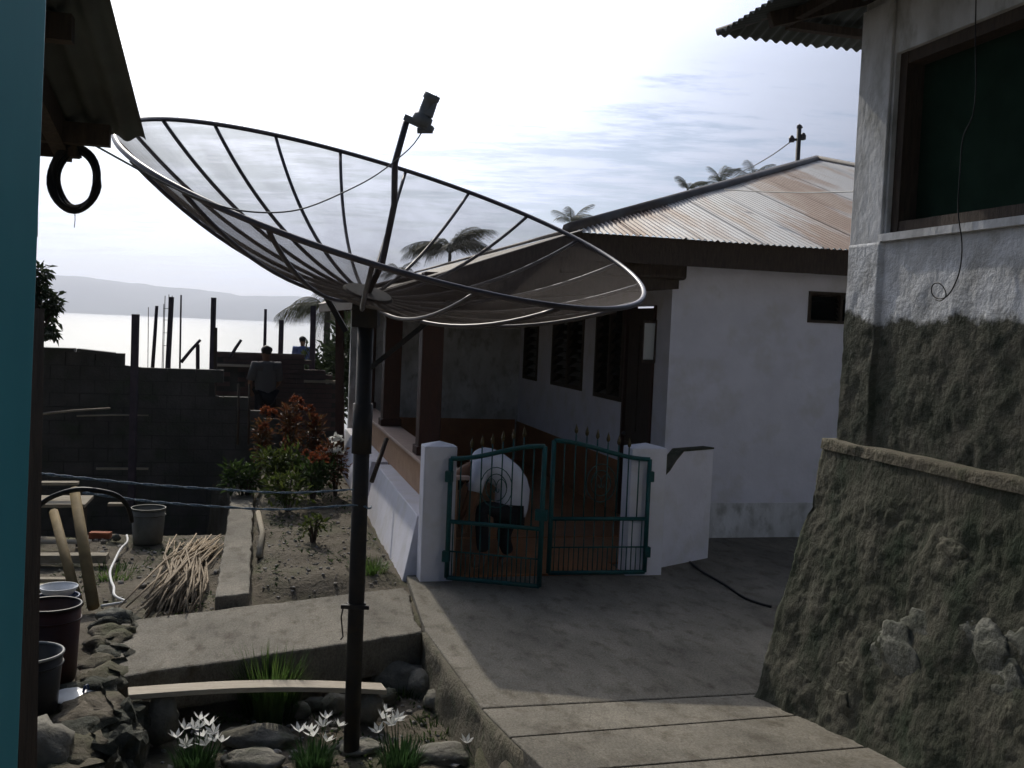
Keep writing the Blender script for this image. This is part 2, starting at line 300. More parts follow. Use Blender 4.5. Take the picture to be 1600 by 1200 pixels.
    def mesh(s, name, m, smooth=False):
        me = bpy.data.meshes.new(name); me.from_pydata(s.v, [], s.f); me.materials.append(M[m] if isinstance(m, str) else m)
        if smooth: me.polygons.foreach_set('use_smooth', [True] * len(me.polygons))
        me.update(); return me
    def build(s, name, m, parent=None, smooth=False, fix=True, loc=None):
        me = s.mesh(name, m, smooth)
        if fix:
            bm = bmesh.new(); bm.from_mesh(me); bmesh.ops.recalc_face_normals(bm, faces=bm.faces); bm.to_mesh(me); bm.free()
        return link(name, me, parent, loc)
def link(name, me, parent=None, loc=None):
    o = bpy.data.objects.new(name, me); COL.objects.link(o); o.parent = parent
    if loc is not None: o.location = loc
    return o
def tag(o, label, cat, group=None):
    o['label'] = label; o['category'] = cat
    if group: o['group'] = group
    return o
def thing(name, label, cat, at=(0, 0, 0), rz=0, group=None):
    o = bpy.data.objects.new(name, None); COL.objects.link(o); o.location = at; o.rotation_euler = (0, 0, rz); o.empty_display_size = .1
    return tag(o, label, cat, group)
def struct(o, kind='structure'): o['kind'] = kind; return o
def bevel(o, w=.01, seg=2):
    m = o.modifiers.new('bevel', 'BEVEL'); m.width = w; m.segments = seg; m.limit_method = 'ANGLE'; return o
def wob(p, amp, sc, sd=0): 
    q = Vector(p) * sc + Vector((sd, sd * 2.1, 0)); return amp * noise.fractal(q, 1.0, 2.0, 4)

# ------------------------------------------------------------------ ground, lake, hills, haze
def ss(x, a, b): t = min(max((x - a) / (b - a), 0), 1); return t * t * (3 - 2 * t)
def path_near(a): return -1.52 + (a + .41) * .363           # near edge of the side path
def ground_z(a, b):
    z = -.05
    # lower flower garden in front of the path
    low = ss(a, -2.75, -2.6) * (1 - ss(a, -.36, -.3)) * (1 - ss(b, path_near(a) + .12, path_near(a) + .3)) * ss(b, -5.6, -4.6)
    z = z * (1 - low) - .41 * low
    # slope up towards the viewer
    z += .85 * (1 - ss(b, -8.0, -5.2)) * (1 - ss(a, -.5, -.3))
    if a > -.35 and b < -3.2: z = .13 * (-3.2 - b) - .12
    # building pit behind the terrace, then the slope to the lake
    edge = -2.06 - .3 * max(b - 5.6, 0)
    pit = (1 - ss(a, edge - .1, edge + .05)) * ss(b, 2.55, 2.75)
    z -= 1.75 * pit
    if b > 8.7: z -= min((b - 8.7) * .16, 15)
    bed = ss(a, -1.72, -1.6) * (1 - ss(a, -.45, -.35)) * ss(b, -.2, .3)
    z += bed * (.05 + .04 * max(0, min(b, 6)))
    z -= .10 * ss(a, -1.72, -1.66) * (1 - ss(a, -.9, -.6)) * (1 - ss(b, -.1, .3)) * ss(b, -1.0, -.7)
    if -4 < a < 0 and -6 < b < 9: z += wob((a, b, 0), .035, 2.3) * (1 - .3 * pit) - .008
    return z
def lines(segs):
    out = []
    for a, b, st in segs:
        n = max(1, round((b - a) / st)); out += [a + (b - a) * i / n for i in range(n)]
    return out + [segs[-1][1]]
def make_ground():
    As = lines([(-120, -20, 10), (-20, -6, 1), (-6, -3.4, .2), (-3.4, -.2, .07), (-.2, 4, .3), (4, 16, 2), (16, 120, 10)])
    Bs = lines([(-40, -10, 5), (-10, -5, .3), (-5, 3, .07), (3, 9, .15), (9, 20, .5), (20, 120, 4)])
    mb = MB(); na = len(As)
    for b in Bs:
        for a in As: mb.v.append(tuple(L(a, b, ground_z(a, b))))
    for j in range(len(Bs) - 1):
        for i in range(na - 1): mb.f.append((j * na + i, j * na + i + 1, (j + 1) * na + i + 1, (j + 1) * na + i))
    return struct(mb.build('ground', 'soil', smooth=True, fix=False))
make_ground()
LAKE = -13.0
def make_lake():
    mb = MB(); mb.add([(-12000, 85, LAKE), (12000, 85, LAKE), (12000, 9500, LAKE), (-12000, 9500, LAKE)], [(0, 1, 2, 3)])
    return struct(mb.build('lake', 'water', fix=False))
make_lake()
def make_hills():
    prof = [(-900, 395), (-300, 402), (60, 425), (110, 430), (150, 432), (200, 440), (250, 445), (290, 447), (330, 453), (380, 459), (430, 462), (470, 462), (520, 468), (600, 478), (750, 492), (900, 500), (1100, 505), (1600, 520), (2300, 545)]
    Y0 = 5600; pts = [P(x, y, Y0) for x, y in prof]
    mb = MB(); xs = [pts[0].x + (pts[-1].x - pts[0].x) * i / 260 for i in range(261)]; rows = 16
    for r in range(rows + 1):
        t = r / rows
        for i, x in enumerate(xs):
            k = next((q for q in range(len(pts) - 1) if pts[q].x <= x <= pts[q + 1].x), len(pts) - 2)
            f = (x - pts[k].x) / (pts[k + 1].x - pts[k].x); h = pts[k].z + (pts[k + 1].z - pts[k].z) * f
            h = max(h, LAKE + 30)
            prof_t = math.sin(min(t / .55, 1) * math.pi / 2) if t < .55 else 1 - (t - .55) / .45 * .9
            rough = (18 * noise.fractal(Vector((x / 260, t * 6, 3)), .9, 2, 5) + 30 * noise.noise(Vector((x / 500, t * 4, 9))) * (1 - t if t > .5 else 1)) * min(t * 3, 1)
            z = LAKE - 6 + (h - LAKE) * prof_t + rough * (.75 if abs(t - .55) < .1 else 1)
            mb.v.append((x, Y0 - 900 + t * 1700, z))
    n = len(xs)
    for r in range(rows):
        for i in range(n - 1): mb.f.append((r * n + i, r * n + i + 1, (r + 1) * n + i + 1, (r + 1) * n + i))
    return struct(mb.build('hills', 'hill', smooth=True, fix=False))
make_hills()
HAZE_D = 2.1e-4
def make_haze():
    m = bpy.data.materials.new('lake haze'); m.use_nodes = True; nt = m.node_tree; nt.nodes.clear()
    o = nt.nodes.new('ShaderNodeOutputMaterial'); v = nt.nodes.new('ShaderNodeVolumePrincipled')
    v.inputs['Color'].default_value = (.80, .85, 1, 1); v.inputs['Density'].default_value = HAZE_D; v.inputs['Anisotropy'].default_value = .6
    nt.links.new(v.outputs[0], o.inputs['Volume'])
    return struct(MB().box(-12500, 12500, -300, 10000, -22, 340).build('haze', m), 'stuff')
make_haze()

# ------------------------------------------------------------------ concrete yard, ramp, side path
def worn(pts, amp=.014, st=.11, sd=0):
    out = []
    for i, p in enumerate(pts):
        q = pts[(i + 1) % len(pts)]; n = max(1, int(math.hypot(q[0] - p[0], q[1] - p[1]) / st))
        for k in range(n):
            x, y = p[0] + (q[0] - p[0]) * k / n, p[1] + (q[1] - p[1]) * k / n
            out.append((x + amp * noise.fractal(Vector((x * 3, y * 3, sd)), .7, 2, 4), y + amp * noise.fractal(Vector((x * 3, y * 3, sd + 9)), .7, 2, 4)))
    return out
def slab_top(o, w=.012): return bevel(o, w, 2)
yard = MB().prism([(-.41, -1.5), (-.33, -3.18), (2.4, -3.18), (9, -3.18), (9, 1.79), (-.2, 1.79), (-.32, -.1)], -.6, 0).build('yard', 'concrete', loc=O)
yard.rotation_euler = (0, 0, TH); struct(slab_top(yard))
RS = .13
def ramp_z(b): return RS * (-3.2 - b)
ramp = bpy.data.objects.new('ramp', None); COL.objects.link(ramp); ramp.location = O; ramp.rotation_euler = (0, 0, TH); struct(ramp)
seams = [((-.33, -3.195), (2.4, -3.195)), ((-.32, -3.86), (2.4, -3.72)), ((-.3, -4.53), (2.4, -4.45)), ((-.28, -5.2), (2.4, -5.15)), ((-.2, -7.5), (2.4, -7.5))]
for i in range(4):
    (a0, b0), (a1, b1) = seams[i]; (c0, d0), (c1, d1) = seams[i + 1]; g = .010
    pts = [(c0, d0 + g), (c1, d1 + g), (a1, b1 - g * (i > 0)), (a0, b0 - g * (i > 0))]
    o = MB().prism([(x, y, -.6, ramp_z(y)) for x, y in pts], 0, 0).build('concrete_slab', 'concrete', ramp); bevel(o, .008, 2)
MB().prism([(x, y, -.61, ramp_z(y) - .014) for x, y in [(-.19, -7.49), (2.39, -7.49), (2.39, -3.2), (-.32, -3.2)]], 0, 0).build('slab_bed', 'concrete_side', ramp)
# the cast edge of the yard and ramp, rough raw concrete down to the garden
mb = MB(); n1, n2 = 40, 8
for i in range(n1 + 1):
    b = -1.5 - i / n1 * 4.2; a = -.41 + (-1.5 - b) * .048; top = 0 if b > -3.2 else ramp_z(b)
    for j in range(n2 + 1):
        z = -.55 + (top - .016 + .55) * j / n2; mb.v.append((a - .028 - .05 * (1 - j / n2) + wob((a, b, z), .03, 3.5, 5), b, z))
for i in range(n1):
    for j in range(n2): mb.f.append((i * (n2 + 1) + j, i * (n2 + 1) + j + 1, (i + 1) * (n2 + 1) + j + 1, (i + 1) * (n2 + 1) + j))
k0 = len(mb.v)
for i in range(n1 + 1):
    x, y, z = mb.v[i * (n2 + 1) + n2]; mb.v.append((x + .06, y, z))
for i in range(n1): mb.f.append((i * (n2 + 1) + n2, k0 + i, k0 + i + 1, (i + 1) * (n2 + 1) + n2))
o = mb.build('yard_edge', 'concrete_side', loc=O, smooth=True); o.rotation_euler = (0, 0, TH); struct(o)
path = MB().prism(worn([(-2.60, -2.30), (-.445, -1.535), (-.36, -.15), (-2.74, -.99)], .03, .08), -.30, -.004).build('side_path', 'concrete', loc=O); path.rotation_euler = (0, 0, TH); struct(slab_top(path, .02))
kerb = MB().prism(worn([(-2.03, -.62), (-1.76, -.52), (-1.70, 4.7), (-1.98, 4.75)], .022, .1, 4), -.3, .07).build('garden_kerb', 'concrete', loc=O); kerb.rotation_euler = (0, 0, TH); struct(slab_top(kerb, .015))

# ------------------------------------------------------------------ corrugated sheets
def sheets(parent, org, along, up, width, top_fn, matl, start=0, sheet=.76, pitch=.076, amp=.010, name='roof_sheet', drop=.004):
    """along: unit vector across the corrugations, up: unit vector up the slope; one object per sheet"""
    org, along, up = Vector(org), Vector(along).normalized(), Vector(up).normalized(); nr = along.cross(up).normalized()
    if nr.z < 0: nr = -nr
    x = 0; k = 0
    while x < width - .02:
        w = min(sheet, width - x); n = max(4, int(w / pitch * 8)); mb = MB(); off = random.uniform(-.012, .012)
        for i in range(n + 1):
            s = x + w * i / n + (.03 if i == n and w == sheet else 0)
            t0, t1 = top_fn(s)
            z = amp * math.sin(2 * math.pi * s / pitch)
            for t in (t0 + off * .6, t0 + (t1 - t0) * .5, t1): mb.v.append(tuple(org + along * s + up * t + nr * (z + (.0025 if k % 2 else 0) + .004 * math.sin(s * 2 + t))))
        for i in range(n):
            for j in (0, 1): mb.f.append((i * 3 + j, i * 3 + 3 + j, i * 3 + 4 + j, i * 3 + 1 + j))
        mb.build(name, matl, parent, smooth=True, fix=False); x += sheet; k += 1

# ------------------------------------------------------------------ the white house with veranda
EZ = 3.47; SL = .333; AC, BC = 1.47, 1.2; HW = 7.0
house = thing('white_house', 'white plastered house with rusty corrugated hip roof and dark veranda behind the gate', 'house', O, TH)
def hbox(name, m, *b, parent=house, bv=0):
    o = MB().box(*b).build(name, m, parent)
    return bevel(o, bv, 2) if bv else o
hbox('floor', 'floor_tile', -.1, 2.94, 1.8, 8.6, -.05, .03)
hbox('floor', 'floor_tile', .165, 2.9, 1.101, 1.795, -.05, .022)
hbox('floor', 'floor_tile', .165, 2.42, .55, 1.10, -.05, .0215)
hbox('floor', 'floor_tile', .105, 1.855, .12, .549, -.05, .021)
# front wall with the vent window opening (a 4.72-5.6, z 2.62-3.0)
wf = hbox('front_wall', 'plaster', 2.95, 4.72, 1.8, 2.0, -.05, 3.46)
hbox('front_wall', 'plaster', 5.62, 14.4, 1.8, 2.0, -.05, 3.46); hbox('front_wall', 'plaster', 4.72, 5.62, 1.8, 2.0, -.05, 2.62); hbox('front_wall', 'plaster', 4.72, 5.62, 1.8, 2.0, 3.0, 3.46)
hbox('wall_base', 'plaster_dirty', 3.06, 14.4, 1.772, 1.799, -.02, .42)
vw = hbox('window', 'wood_dark', 4.72, 5.62, 1.93, 1.96, 2.62, 3.0)
for z in (2.62, 2.965): hbox('frame', 'wood_dark', 4.72, 5.62, 1.775, 1.86, z, z + .035, parent=vw)
for x in (4.72, 5.15, 5.585): hbox('frame', 'wood_dark', x, x + .035, 1.78, 1.86, 2.655, 2.965, parent=vw)
for i in range(5):
    z = 2.67 + i * .06
    for x0, x1 in ((4.757, 5.148), (5.187, 5.583)): MB().bar((x0, 1.85, z), (x1, 1.85, z), .09, .005, (0, -.7, .7)).build('louvre', 'glass', vw)
# left wall of the house, inside the veranda: door and three windows
wx0, wx1 = 2.95, 3.1
segs = [(2.0, 2.24, -.05, 3.3), (2.24, 3.26, 2.75, 3.3), (3.26, 4.42, .72, 1.49), (3.26, 4.42, 2.75, 3.3), (4.42, 4.96, .72, 3.3), (4.96, 6.55, .72, 1.52), (4.96, 6.55, 2.75, 3.3), (6.55, 7.4, .72, 3.3), (7.4, 8.3, .72, 1.52), (7.4, 8.3, 2.75, 3.3), (8.3, 8.6, .72, 3.3)]
for b0, b1, z0, z1 in segs: hbox('side_wall', 'plaster', wx0, wx1, b0, b1, z0, z1)
hbox('dado', 'floor_tile', wx0 - .015, wx1, 3.30, 8.6, .03, .72)
hbox('dado', 'floor_tile', .25, 2.9, 8.575, 8.6, .03, .75)
hbox('back_wall', 'plaster_dirty', -.1, 3.1, 8.6, 8.75, -.05, 3.0)
door = hbox('door', 'wood_dark', wx0 + .02, wx0 + .07, 2.26, 3.24, .03, 2.72)
for b0 in (2.24, 3.2): hbox('door_frame', 'wood_red', wx0 - .02, wx1 - .02, b0, b0 + .06, .03, 2.75, parent=door)
for z0, z1 in ((.2, 1.0), (1.15, 2.5)):
    for b0 in (2.36, 2.8): hbox('door_panel', 'wood_dark', wx0 + .005, wx0 + .022, b0, b0 + .34, z0, z1, parent=door)
MB().rock((wx0 - .02, 3.12, 1.1), (.03, .03, .03), 3, 1, 0).build('handle', 'metal_rim', door, True)
def side_window(b0, b1, z0, z1, n):
    w = hbox('window', 'glass', wx0 + .07, wx0 + .08, b0, b1, z0, z1)
    for a, b in ((b0, b0 + .06), (b1 - .06, b1)): hbox('frame', 'wood_dark', wx0 - .02, wx0 + .068, a, b, z0, z1, parent=w)
    for z in (z0, z1 - .06): hbox('frame', 'wood_dark', wx0 - .018, wx0 + .067, b0 + .06, b1 - .06, z, z + .06, parent=w)
    for i in range(1, n):
        b = b0 + (b1 - b0) * i / n; hbox('mullion', 'wood_dark', wx0 - .01, wx0 + .066, b - .03, b + .03, z0 + .06, z1 - .06, parent=w)
    for i in range(n):
        p0 = b0 + (b1 - b0) * i / n + .05; p1 = b0 + (b1 - b0) * (i + 1) / n - .05
        for q in range(8):
            z = z0 + .1 + q * (z1 - z0 - .2) / 7.5; MB().bar((wx0 + .03, p0, z), (wx0 + .03, p1, z), .005, .10, (.5, 0, .85)).build('louvre', 'glass', w)
side_window(3.3, 4.42, 1.49, 2.75, 2); side_window(4.96, 6.55, 1.52, 2.75, 2); side_window(7.4, 8.3, 1.52, 2.75, 1)
# open casement by the door, its sky reflection painted as pale pane colour
cs_ = bpy.data.objects.new('casement', None)
p0 = LA(1006, 540, 2.80); q0 = p0.y
cas = MB()
for s in ((0, .03), (.32, .35)): cas.box(2.79, 2.93, q0 - .02, q0 + .02, 2.05, 2.09) if s[0] == 0 else cas.box(2.79, 2.93, q0 - .02, q0 + .02, 2.53, 2.57)
cas.box(2.77, 2.79, q0 - .02, q0 + .02, 2.05, 2.57); cas.box(2.93, 2.95, q0 - .02, q0 + .02, 2.05, 2.57)
cas = cas.build('casement', 'wood_dark', house)
pn = MB().add([(2.79, q0 - .004, 2.09), (2.93, q0 + .004, 2.09), (2.93, q0 - .010, 2.53), (2.79, q0 - .018, 2.53)], [(0, 1, 2, 3)]).build('pane', 'glass_pale', cas)
# veranda parapet, plinth, columns
hbox('parapet', 'tile_pink', .02, .16, .22, 8.6, -.05, .92)
hbox('parapet_cap', 'cap_pink', -.03, .28, .22, 8.6, .922, .96, bv=.006)
for b0, b1 in ((.34, 3.9), (4.15, 8.4)):
    bevel(MB().prism([(-.40, b0, -.3), (.015, b0, -.3), (.015, b1, -.3), (-.36, b1, -.3)], 0, 0).add([], []).build('plinth_footing', 'plaster_dirty', house), .005) if False else None
    o = MB().add([(-.38, b0 - .12, -.25), (.018, b0 - .12, -.25), (.018, b1, -.25), (-.34, b1, -.25), (-.20, b0, .56), (.018, b0, .56), (.018, b1, .56), (-.17, b1, .56)],
                 [(3, 2, 1, 0), (4, 5, 6, 7), (0, 1, 5, 4), (1, 2, 6, 5), (2, 3, 7, 6), (3, 0, 4, 7)]).build('plinth', 'plaster', house); bevel(o, .008)
for b, zt in ((1.75, 2.98), (4.9, 2.98), (7.9, 2.98)):
    c = hbox('column', 'wood_red', .02, .26, b, b + .24, .962, zt, bv=.012)
    hbox('column_base', 'wood_red', -.005, .285, b - .025, b + .265, .962, 1.06, parent=c, bv=.006)
hbox('veranda_beam', 'wood_dark', .03, .25, 1.0, 9.3, 2.80, 2.92)
bevel(hbox('veranda_beam', 'wood_dark', 1.5, 3.02, 1.55, 1.79, 3.03, 3.25), .04, 3)
# roof
roof = bpy.data.objects.new('roof', None); COL.objects.link(roof); roof.parent = house
cl = math.sqrt(1 + SL * SL)
sheets(roof, (AC, BC - .05, EZ - .0), (1, 0, 0), (0, 1 / cl, SL / cl), 2 * HW, lambda s: (-.05, max(.02, min(s, 2 * HW - s) * cl)), 'roof', amp=.012)
VS = .36; cv = math.sqrt(1 + VS * VS); VA, VB = -.62, .75                          # veranda lean-to
sheets(roof, (AC + .02, VB, EZ - .03), (0, 1, 0), (-1 / cv, 0, -VS / cv), 9.0, lambda s: (0, (AC - VA) * cv), 'roof_old', name='veranda_sheet')
sheets(roof, (AC, BC, EZ + .004), (0, 1, 0), (1 / cl, 0, SL / cl), 12.0, lambda s: (0, max(.02, min(s, HW) * cl)), 'roof_old', name='roof_sheet')
for (p, q) in (((AC - .03, BC - .06, EZ + .0), (AC + HW, BC + HW, EZ + HW * SL + .025)), ((AC + 2 * HW, BC - .05, EZ), (AC + HW, BC + HW, EZ + HW * SL + .025)), ((AC + HW, BC + HW, EZ + HW * SL + .025), (AC + HW, BC + 14, EZ + HW * SL + .025))):
    MB().tube([p, q], .075, 8).build('ridge_cap', 'roof_old', roof, True)
# fascia boards and soffit
hbox('fascia', 'wood_dark', AC + .02, AC + 2 * HW, BC + .04, BC + .07, EZ - .30, EZ - .004)
hbox('soffit', 'wood_dark', AC + .05, AC + 2 * HW, BC + .06, 1.80, EZ - .235, EZ - .215)
MB().bar((AC, VB + .04, EZ - .12), (VA + .05, VB + .04, EZ - .10 - VS * (AC - VA - .05)), .03, .16, (0, 0, 1)).build('barge_board', 'wood_dark', house)
MB().bar((VA + .04, VB + .06, 2.62), (VA + .04, 9.6, 2.62), .03, .14).build('fascia', 'wood_dark', house)
for b in (1.3, 3.3, 5.3, 7.3): MB().bar((AC + .2, b, EZ - .13), (VA + .1, b, EZ - .16 - VS * (AC - VA - .1)), .06, .12).build('rafter', 'wood_dark', house)
hbox('fascia', 'wood_dark', AC - .03, AC, BC + .1, 13, EZ - .02, EZ + .0)
hbox('added_ceiling', 'wood_dark', -.1, 2.94, 1.82, 8.6, 2.93, 2.95)  # dark board added to block light from the veranda
MB().profile([(-.5, 2.60), (2.94, 2.93), (2.94, 3.23), (1.45, 3.34), (-.5, 2.66)], 'y', 1.60, 1.62).build('dark_infill', 'wood_dark', house)  # added dark sheet closing a sky gap, stands for the dark roof interior
MB().profile([(-.5, 2.60), (2.94, 2.93), (2.94, 3.6), (1.45, 3.40), (-.5, 2.66)], 'y', 9.0, 9.02).build('dark_infill', 'wood_dark', house)  # same added dark sheet at the back
# ------------------------------------------------------------------ gate piers, wing wall, gate
def pier(a0, a1, b0, b1, zt, label):
    t = thing('gate_pier', label, 'pier', L((a0 + a1) / 2, (b0 + b1) / 2, 0), TH, 'gate piers'); w = (a1 - a0) / 2; d = (b1 - b0) / 2
    bevel(MB().box(-w, w, -d, d, -.05, zt).build('shaft', 'plaster', t), .012)
    MB().add([(-w, -d, zt), (w, -d, zt), (w, d, zt), (-w, d, zt), (0, 0, zt + .045)], [(0, 1, 4), (1, 2, 4), (2, 3, 4), (3, 0, 4)]).build('cap', 'plaster', t)
    return t
pier(-.21, .10, .0, .22, 1.27, 'white plastered gate pier beside the sunlit veranda plinth')
pier(1.86, 2.24, .06, .30, 1.27, 'white plastered gate pier adjoining the curved wing wall')
wing = thing('wing_wall', 'low white wing wall with scooped top between gate pier and house', 'wall', L(2.24, .3, 0), TH)
pr = [(0, -.05), (.95, -.05), (.95, 1.19), (.42, 1.19), (.30, 1.10), (.20, 1.0), (.10, .94), (0, .92)]
ang = math.atan2(.56, .84)
o = MB().profile(pr, 'y', 0, .14).build('wall', 'plaster', wing); o.rotation_euler = (0, 0, ang * .85); bevel(o, .01)
shade_strip = MB()
for i in range(2, 7):
    (x0, z0), (x1, z1) = pr[i], pr[i + 1]; shade_strip.bar((x0, .07, z0 + .009), (x1, .07, z1 + .009), .15, .018)
shade_strip = shade_strip.build('wall_top_strip', 'plaster_bare_shade', wing); shade_strip.rotation_euler = (0, 0, ang * .85)  # dark strip: shade of the curved wall top put in as colour
def gate_leaf(label, a, b, rot, W, mirror):
    t = thing('gate_leaf', label, 'gate', L(a, b, 0), TH + rot, 'leaves of the double gate'); s = -1 if mirror else 1
    X = lambda x: x * s
    def top(x): k = x / W; return 1.17 + .17 * (k * k * (3 - 2 * k)) - .02 * math.sin(k * math.pi) * 0
    z0 = .05; zm = .58
    MB().tube([(X(0), 0, z0), (X(0), 0, top(0))], .024, 8).build('stile', 'teal', t, True)
    MB().tube([(X(W), 0, z0), (X(W), 0, top(W))], .024, 8).build('stile', 'teal', t, True)
    MB().tube([(X(W * i / 12), 0, top(W * i / 12)) for i in range(13)], .022, 8).build('top_rail', 'teal', t, True)
    for z in (z0, zm): MB().tube([(X(0), 0, z), (X(W), 0, z)], .020 if z > .1 else .022, 8).build('rail', 'teal', t, True)
    MB().tube([(X(.02), 0, .30), (X(W - .02), 0, .30)], .008, 6).build('rail', 'teal', t, True)
    n = 9
    for i in range(1, n):
        x = W * i / n; MB().tube([(X(x), 0, zm), (X(x), 0, top(x) + (.09 if 2 <= i <= 7 else 0))], .007, 6).build('bar', 'teal', t, True)
        if 2 <= i <= 7:
            f = MB().lathe([(0, 0), (.016, .02), (.020, .04), (.010, .075), (0, .11)], 6, (X(x), 0, top(x) + .085)); f.build('finial', 'tip', t)
    for i in range(1, 20):
        x = W * i / 20; MB().tube([(X(x), 0, z0), (X(x), 0, zm if i % 2 else .30)], .006, 5).build('bar', 'teal', t, True)
    cx, cz = W * .5, .93
    for r in (.15, .10): MB().tube([(X(cx + r * math.cos(k * math.pi / 10)), .004, cz + r * 1.25 * math.sin(k * math.pi / 10)) for k in range(20)], .0045, 6, True).build('scroll', 'teal', t, True)
    for sg in (-1, 1): MB().tube([(X(cx + sg * (.05 + .05 * math.cos(k * .5)) * (1 - k * .06)), -.004, cz + .10 * (1 - k * .06) * math.sin(k * .5)) for k in range(13)], .004, 5).build('scroll', 'teal', t, True)
    for z in (.25, 1.0): MB().box(X(-.045) if s > 0 else -.01 + .0, X(.02) if s > 0 else .045, -.03, .03, z - .05, z + .05).build('hinge', 'teal', t)
    if mirror is False: MB().box(W - .06, W + .05, -.03, .03, .66, .76).build('latch', 'teal', t)
lf_end = loc(G(825, 918, .03)); ang_l = math.atan2(lf_end.y + .06, lf_end.x - .03)
gate_leaf('left gate leaf of teal steel bars, swung slightly open towards the yard', .03, -.06, ang_l, .88, False)
gate_leaf('right gate leaf of teal steel bars, shut against the wing wall pier', 2.03, .00, R_(-2), .98, True)

# ------------------------------------------------------------------ right building
rb = thing('stone_house', 'tall white house on mossy battered base at right, dark window and corrugated eave', 'house', O, TH)
RA, RB = 1.85, -3.59; ZL = 1.77
WB0, WB1 = -3.93, -6.6; WZ0, WZ1 = 3.05, 4.12
def rbox(name, m, *b, parent=rb, bv=0):
    o = MB().box(*b).build(name, m, parent); return bevel(o, bv, 2) if bv else o
def rough_wall(name, m, a_fn, b0, b1, z0_fn, z1_fn, nb, nz, parent, amp, sc, sd, cap=.12, taper=0):
    mb = MB()
    for i in range(nb + 1):
        b = b0 + (b1 - b0) * i / nb; z0, z1 = z0_fn(b), z1_fn(b)
        for j in range(nz + 1):
            z = z0 + (z1 - z0) * j / nz; p = Vector((3, b, z)); d = amp * noise.fractal(p * sc + Vector((sd, 0, 0)), .9, 2, 5) + amp * .6 * noise.noise(p * sc * 2.7)
            d *= min(1, (1 - j / nz) * taper + .02) if taper else 1; mb.v.append((a_fn(b, z) + d, b, z))
    w = nz + 1
    for i in range(nb):
        for j in range(nz): mb.f.append((i * w + j, i * w + j + 1, (i + 1) * w + j + 1, (i + 1) * w + j))
    k = len(mb.v)
    for i in range(nb + 1): x, y, z = mb.v[i * w + nz]; mb.v.append((x + cap, y, z))
    for i in range(nb): mb.f.append((i * w + nz, k + i, k + i + 1, (i + 1) * w + nz))
    return mb.build(name, m, parent, smooth=True)
# plaster walls (core behind the surface)
rbox('far_wall', 'plaster_dirty', RA + .02, 6, RB - .2, RB, ZL, 4.4)
rbox('upper_wall', 'plaster_dirty', RA, RA + .2, WB0, RB - .001, 2.96, 4.5)
rbox('upper_wall', 'plaster_dirty', RA, RA + .2, -9.0, WB1, 2.96, 4.5); rbox('upper_wall', 'plaster_dirty', RA, RA + .2, WB1, WB0, 2.96, WZ0 - .04); rbox('upper_wall', 'plaster_dirty', RA, RA + .2, WB1, WB0, WZ1, 4.5)
bevel(rbox('pilaster', 'plaster_dirty', RA - .022, RA - .001, WB0 + .02, RB + .002, 2.97, 4.45), .006)
MB().prism([(RA - .035, WB0 + .02), (RA + .14, WB0 + .02), (RA + .14, WB1), (RA - .035, WB1)], WZ0 - .04, WZ0 + .004).build('sill', 'plaster_dirty', rb)
# the ragged lower edge of the paint: bare mossy render below
rough_wall('bare_render', 'render_peeled', lambda b, z: RA - .002 - (.022 if b > WB0 + .02 else 0) - .004 * min(1, max(0, (2.6 - z) * 2)), RB + .005, -9.0, lambda b: ZL - .02, lambda b: WZ0 - .042, 300, 66, rb, .009, 6, 3, .01, 1.6)
rbox('render_core', 'plaster_bare_shade', RA + .05, RA + .2, -9.0, RB - .01, ZL - .02, 2.959)
# window: frame over a dark screen, the unlit room painted in its colour
win = rbox('window', 'screen', RA + .15, RA + .16, WB1, WB0, WZ0, WZ1)
for b0, b1 in ((WB0 - .07, WB0), (WB0 - 1.33, WB0 - 1.26), (WB1, WB1 + .07)): rbox('frame', 'wood_dark', RA + .03, RA + .148, b0, b1, WZ0 + .005, WZ1, parent=win)
for z in (WZ0 + .005, WZ1 - .07): rbox('frame', 'wood_dark', RA + .035, RA + .145, WB1 + .07, WB0 - .07, z, z + .07, parent=win)
# ledge
lg = rough_wall('ledge', 'concrete_side', lambda b, z: RA - .10, RB + .07, -9.0, lambda b: ZL - .055, lambda b: ZL + .012 + .012 * noise.noise(Vector((b * 3, 0, 1))), 120, 3, rb, .010, 6, 8, .16)
rbox('ledge_end', 'concrete_side', RA - .095, RA + .4, RB - .3, RB + .072, ZL - .05, ZL)
# battered base
def base_a(b, z): 
    k = 1 - (z + .2) / (ZL + .2); return RA - .085 - .28 * k ** 1.15
def rbase(name):
    nb, nz = 260, 110; mb = MB(); w = nz + 1
    cols = []
    for i in range(-22, nb + 1):
        for j in range(nz + 1):
            z = -.15 + (ZL - .05 + .15) * j / nz; k = 1 - (z + .2) / (ZL + .2)
            if i < 0:                                  # far return face
                a = base_a(0, z) + .06 * (1 - math.cos((-i) / 22 * 1.2)) + (-i) * .03; b = RB + .06 + .30 * k - .01 * i * 0
                nx, ny = 0, 1
            else: b = RB + .06 + .30 * k - (5.4 * i / nb); a = base_a(b, z); nx, ny = -1, 0
            p = Vector((a, b, z)); d = .026 * noise.fractal(p * 1.9, .7, 2.2, 7) + .006 * noise.fractal(p * 14, .6, 2.1, 4) + .004 * noise.noise(p * 31) - .03 * max(0, noise.noise(p * 4.1 + Vector((9, 0, 0))) - .25) 
            d *= min(1, (1 - j / nz) * 6 + .15)
            if i == 0 or i == -1: nx, ny = -.7, .7
            mb.v.append((a + nx * d, b + ny * d, z))
    for i in range(nb + 22):
        for j in range(nz): mb.f.append((i * w + j, i * w + j + 1, (i + 1) * w + j + 1, (i + 1) * w + j))
    return mb.build(name, 'rubble', rb, smooth=True)
rbase('base')
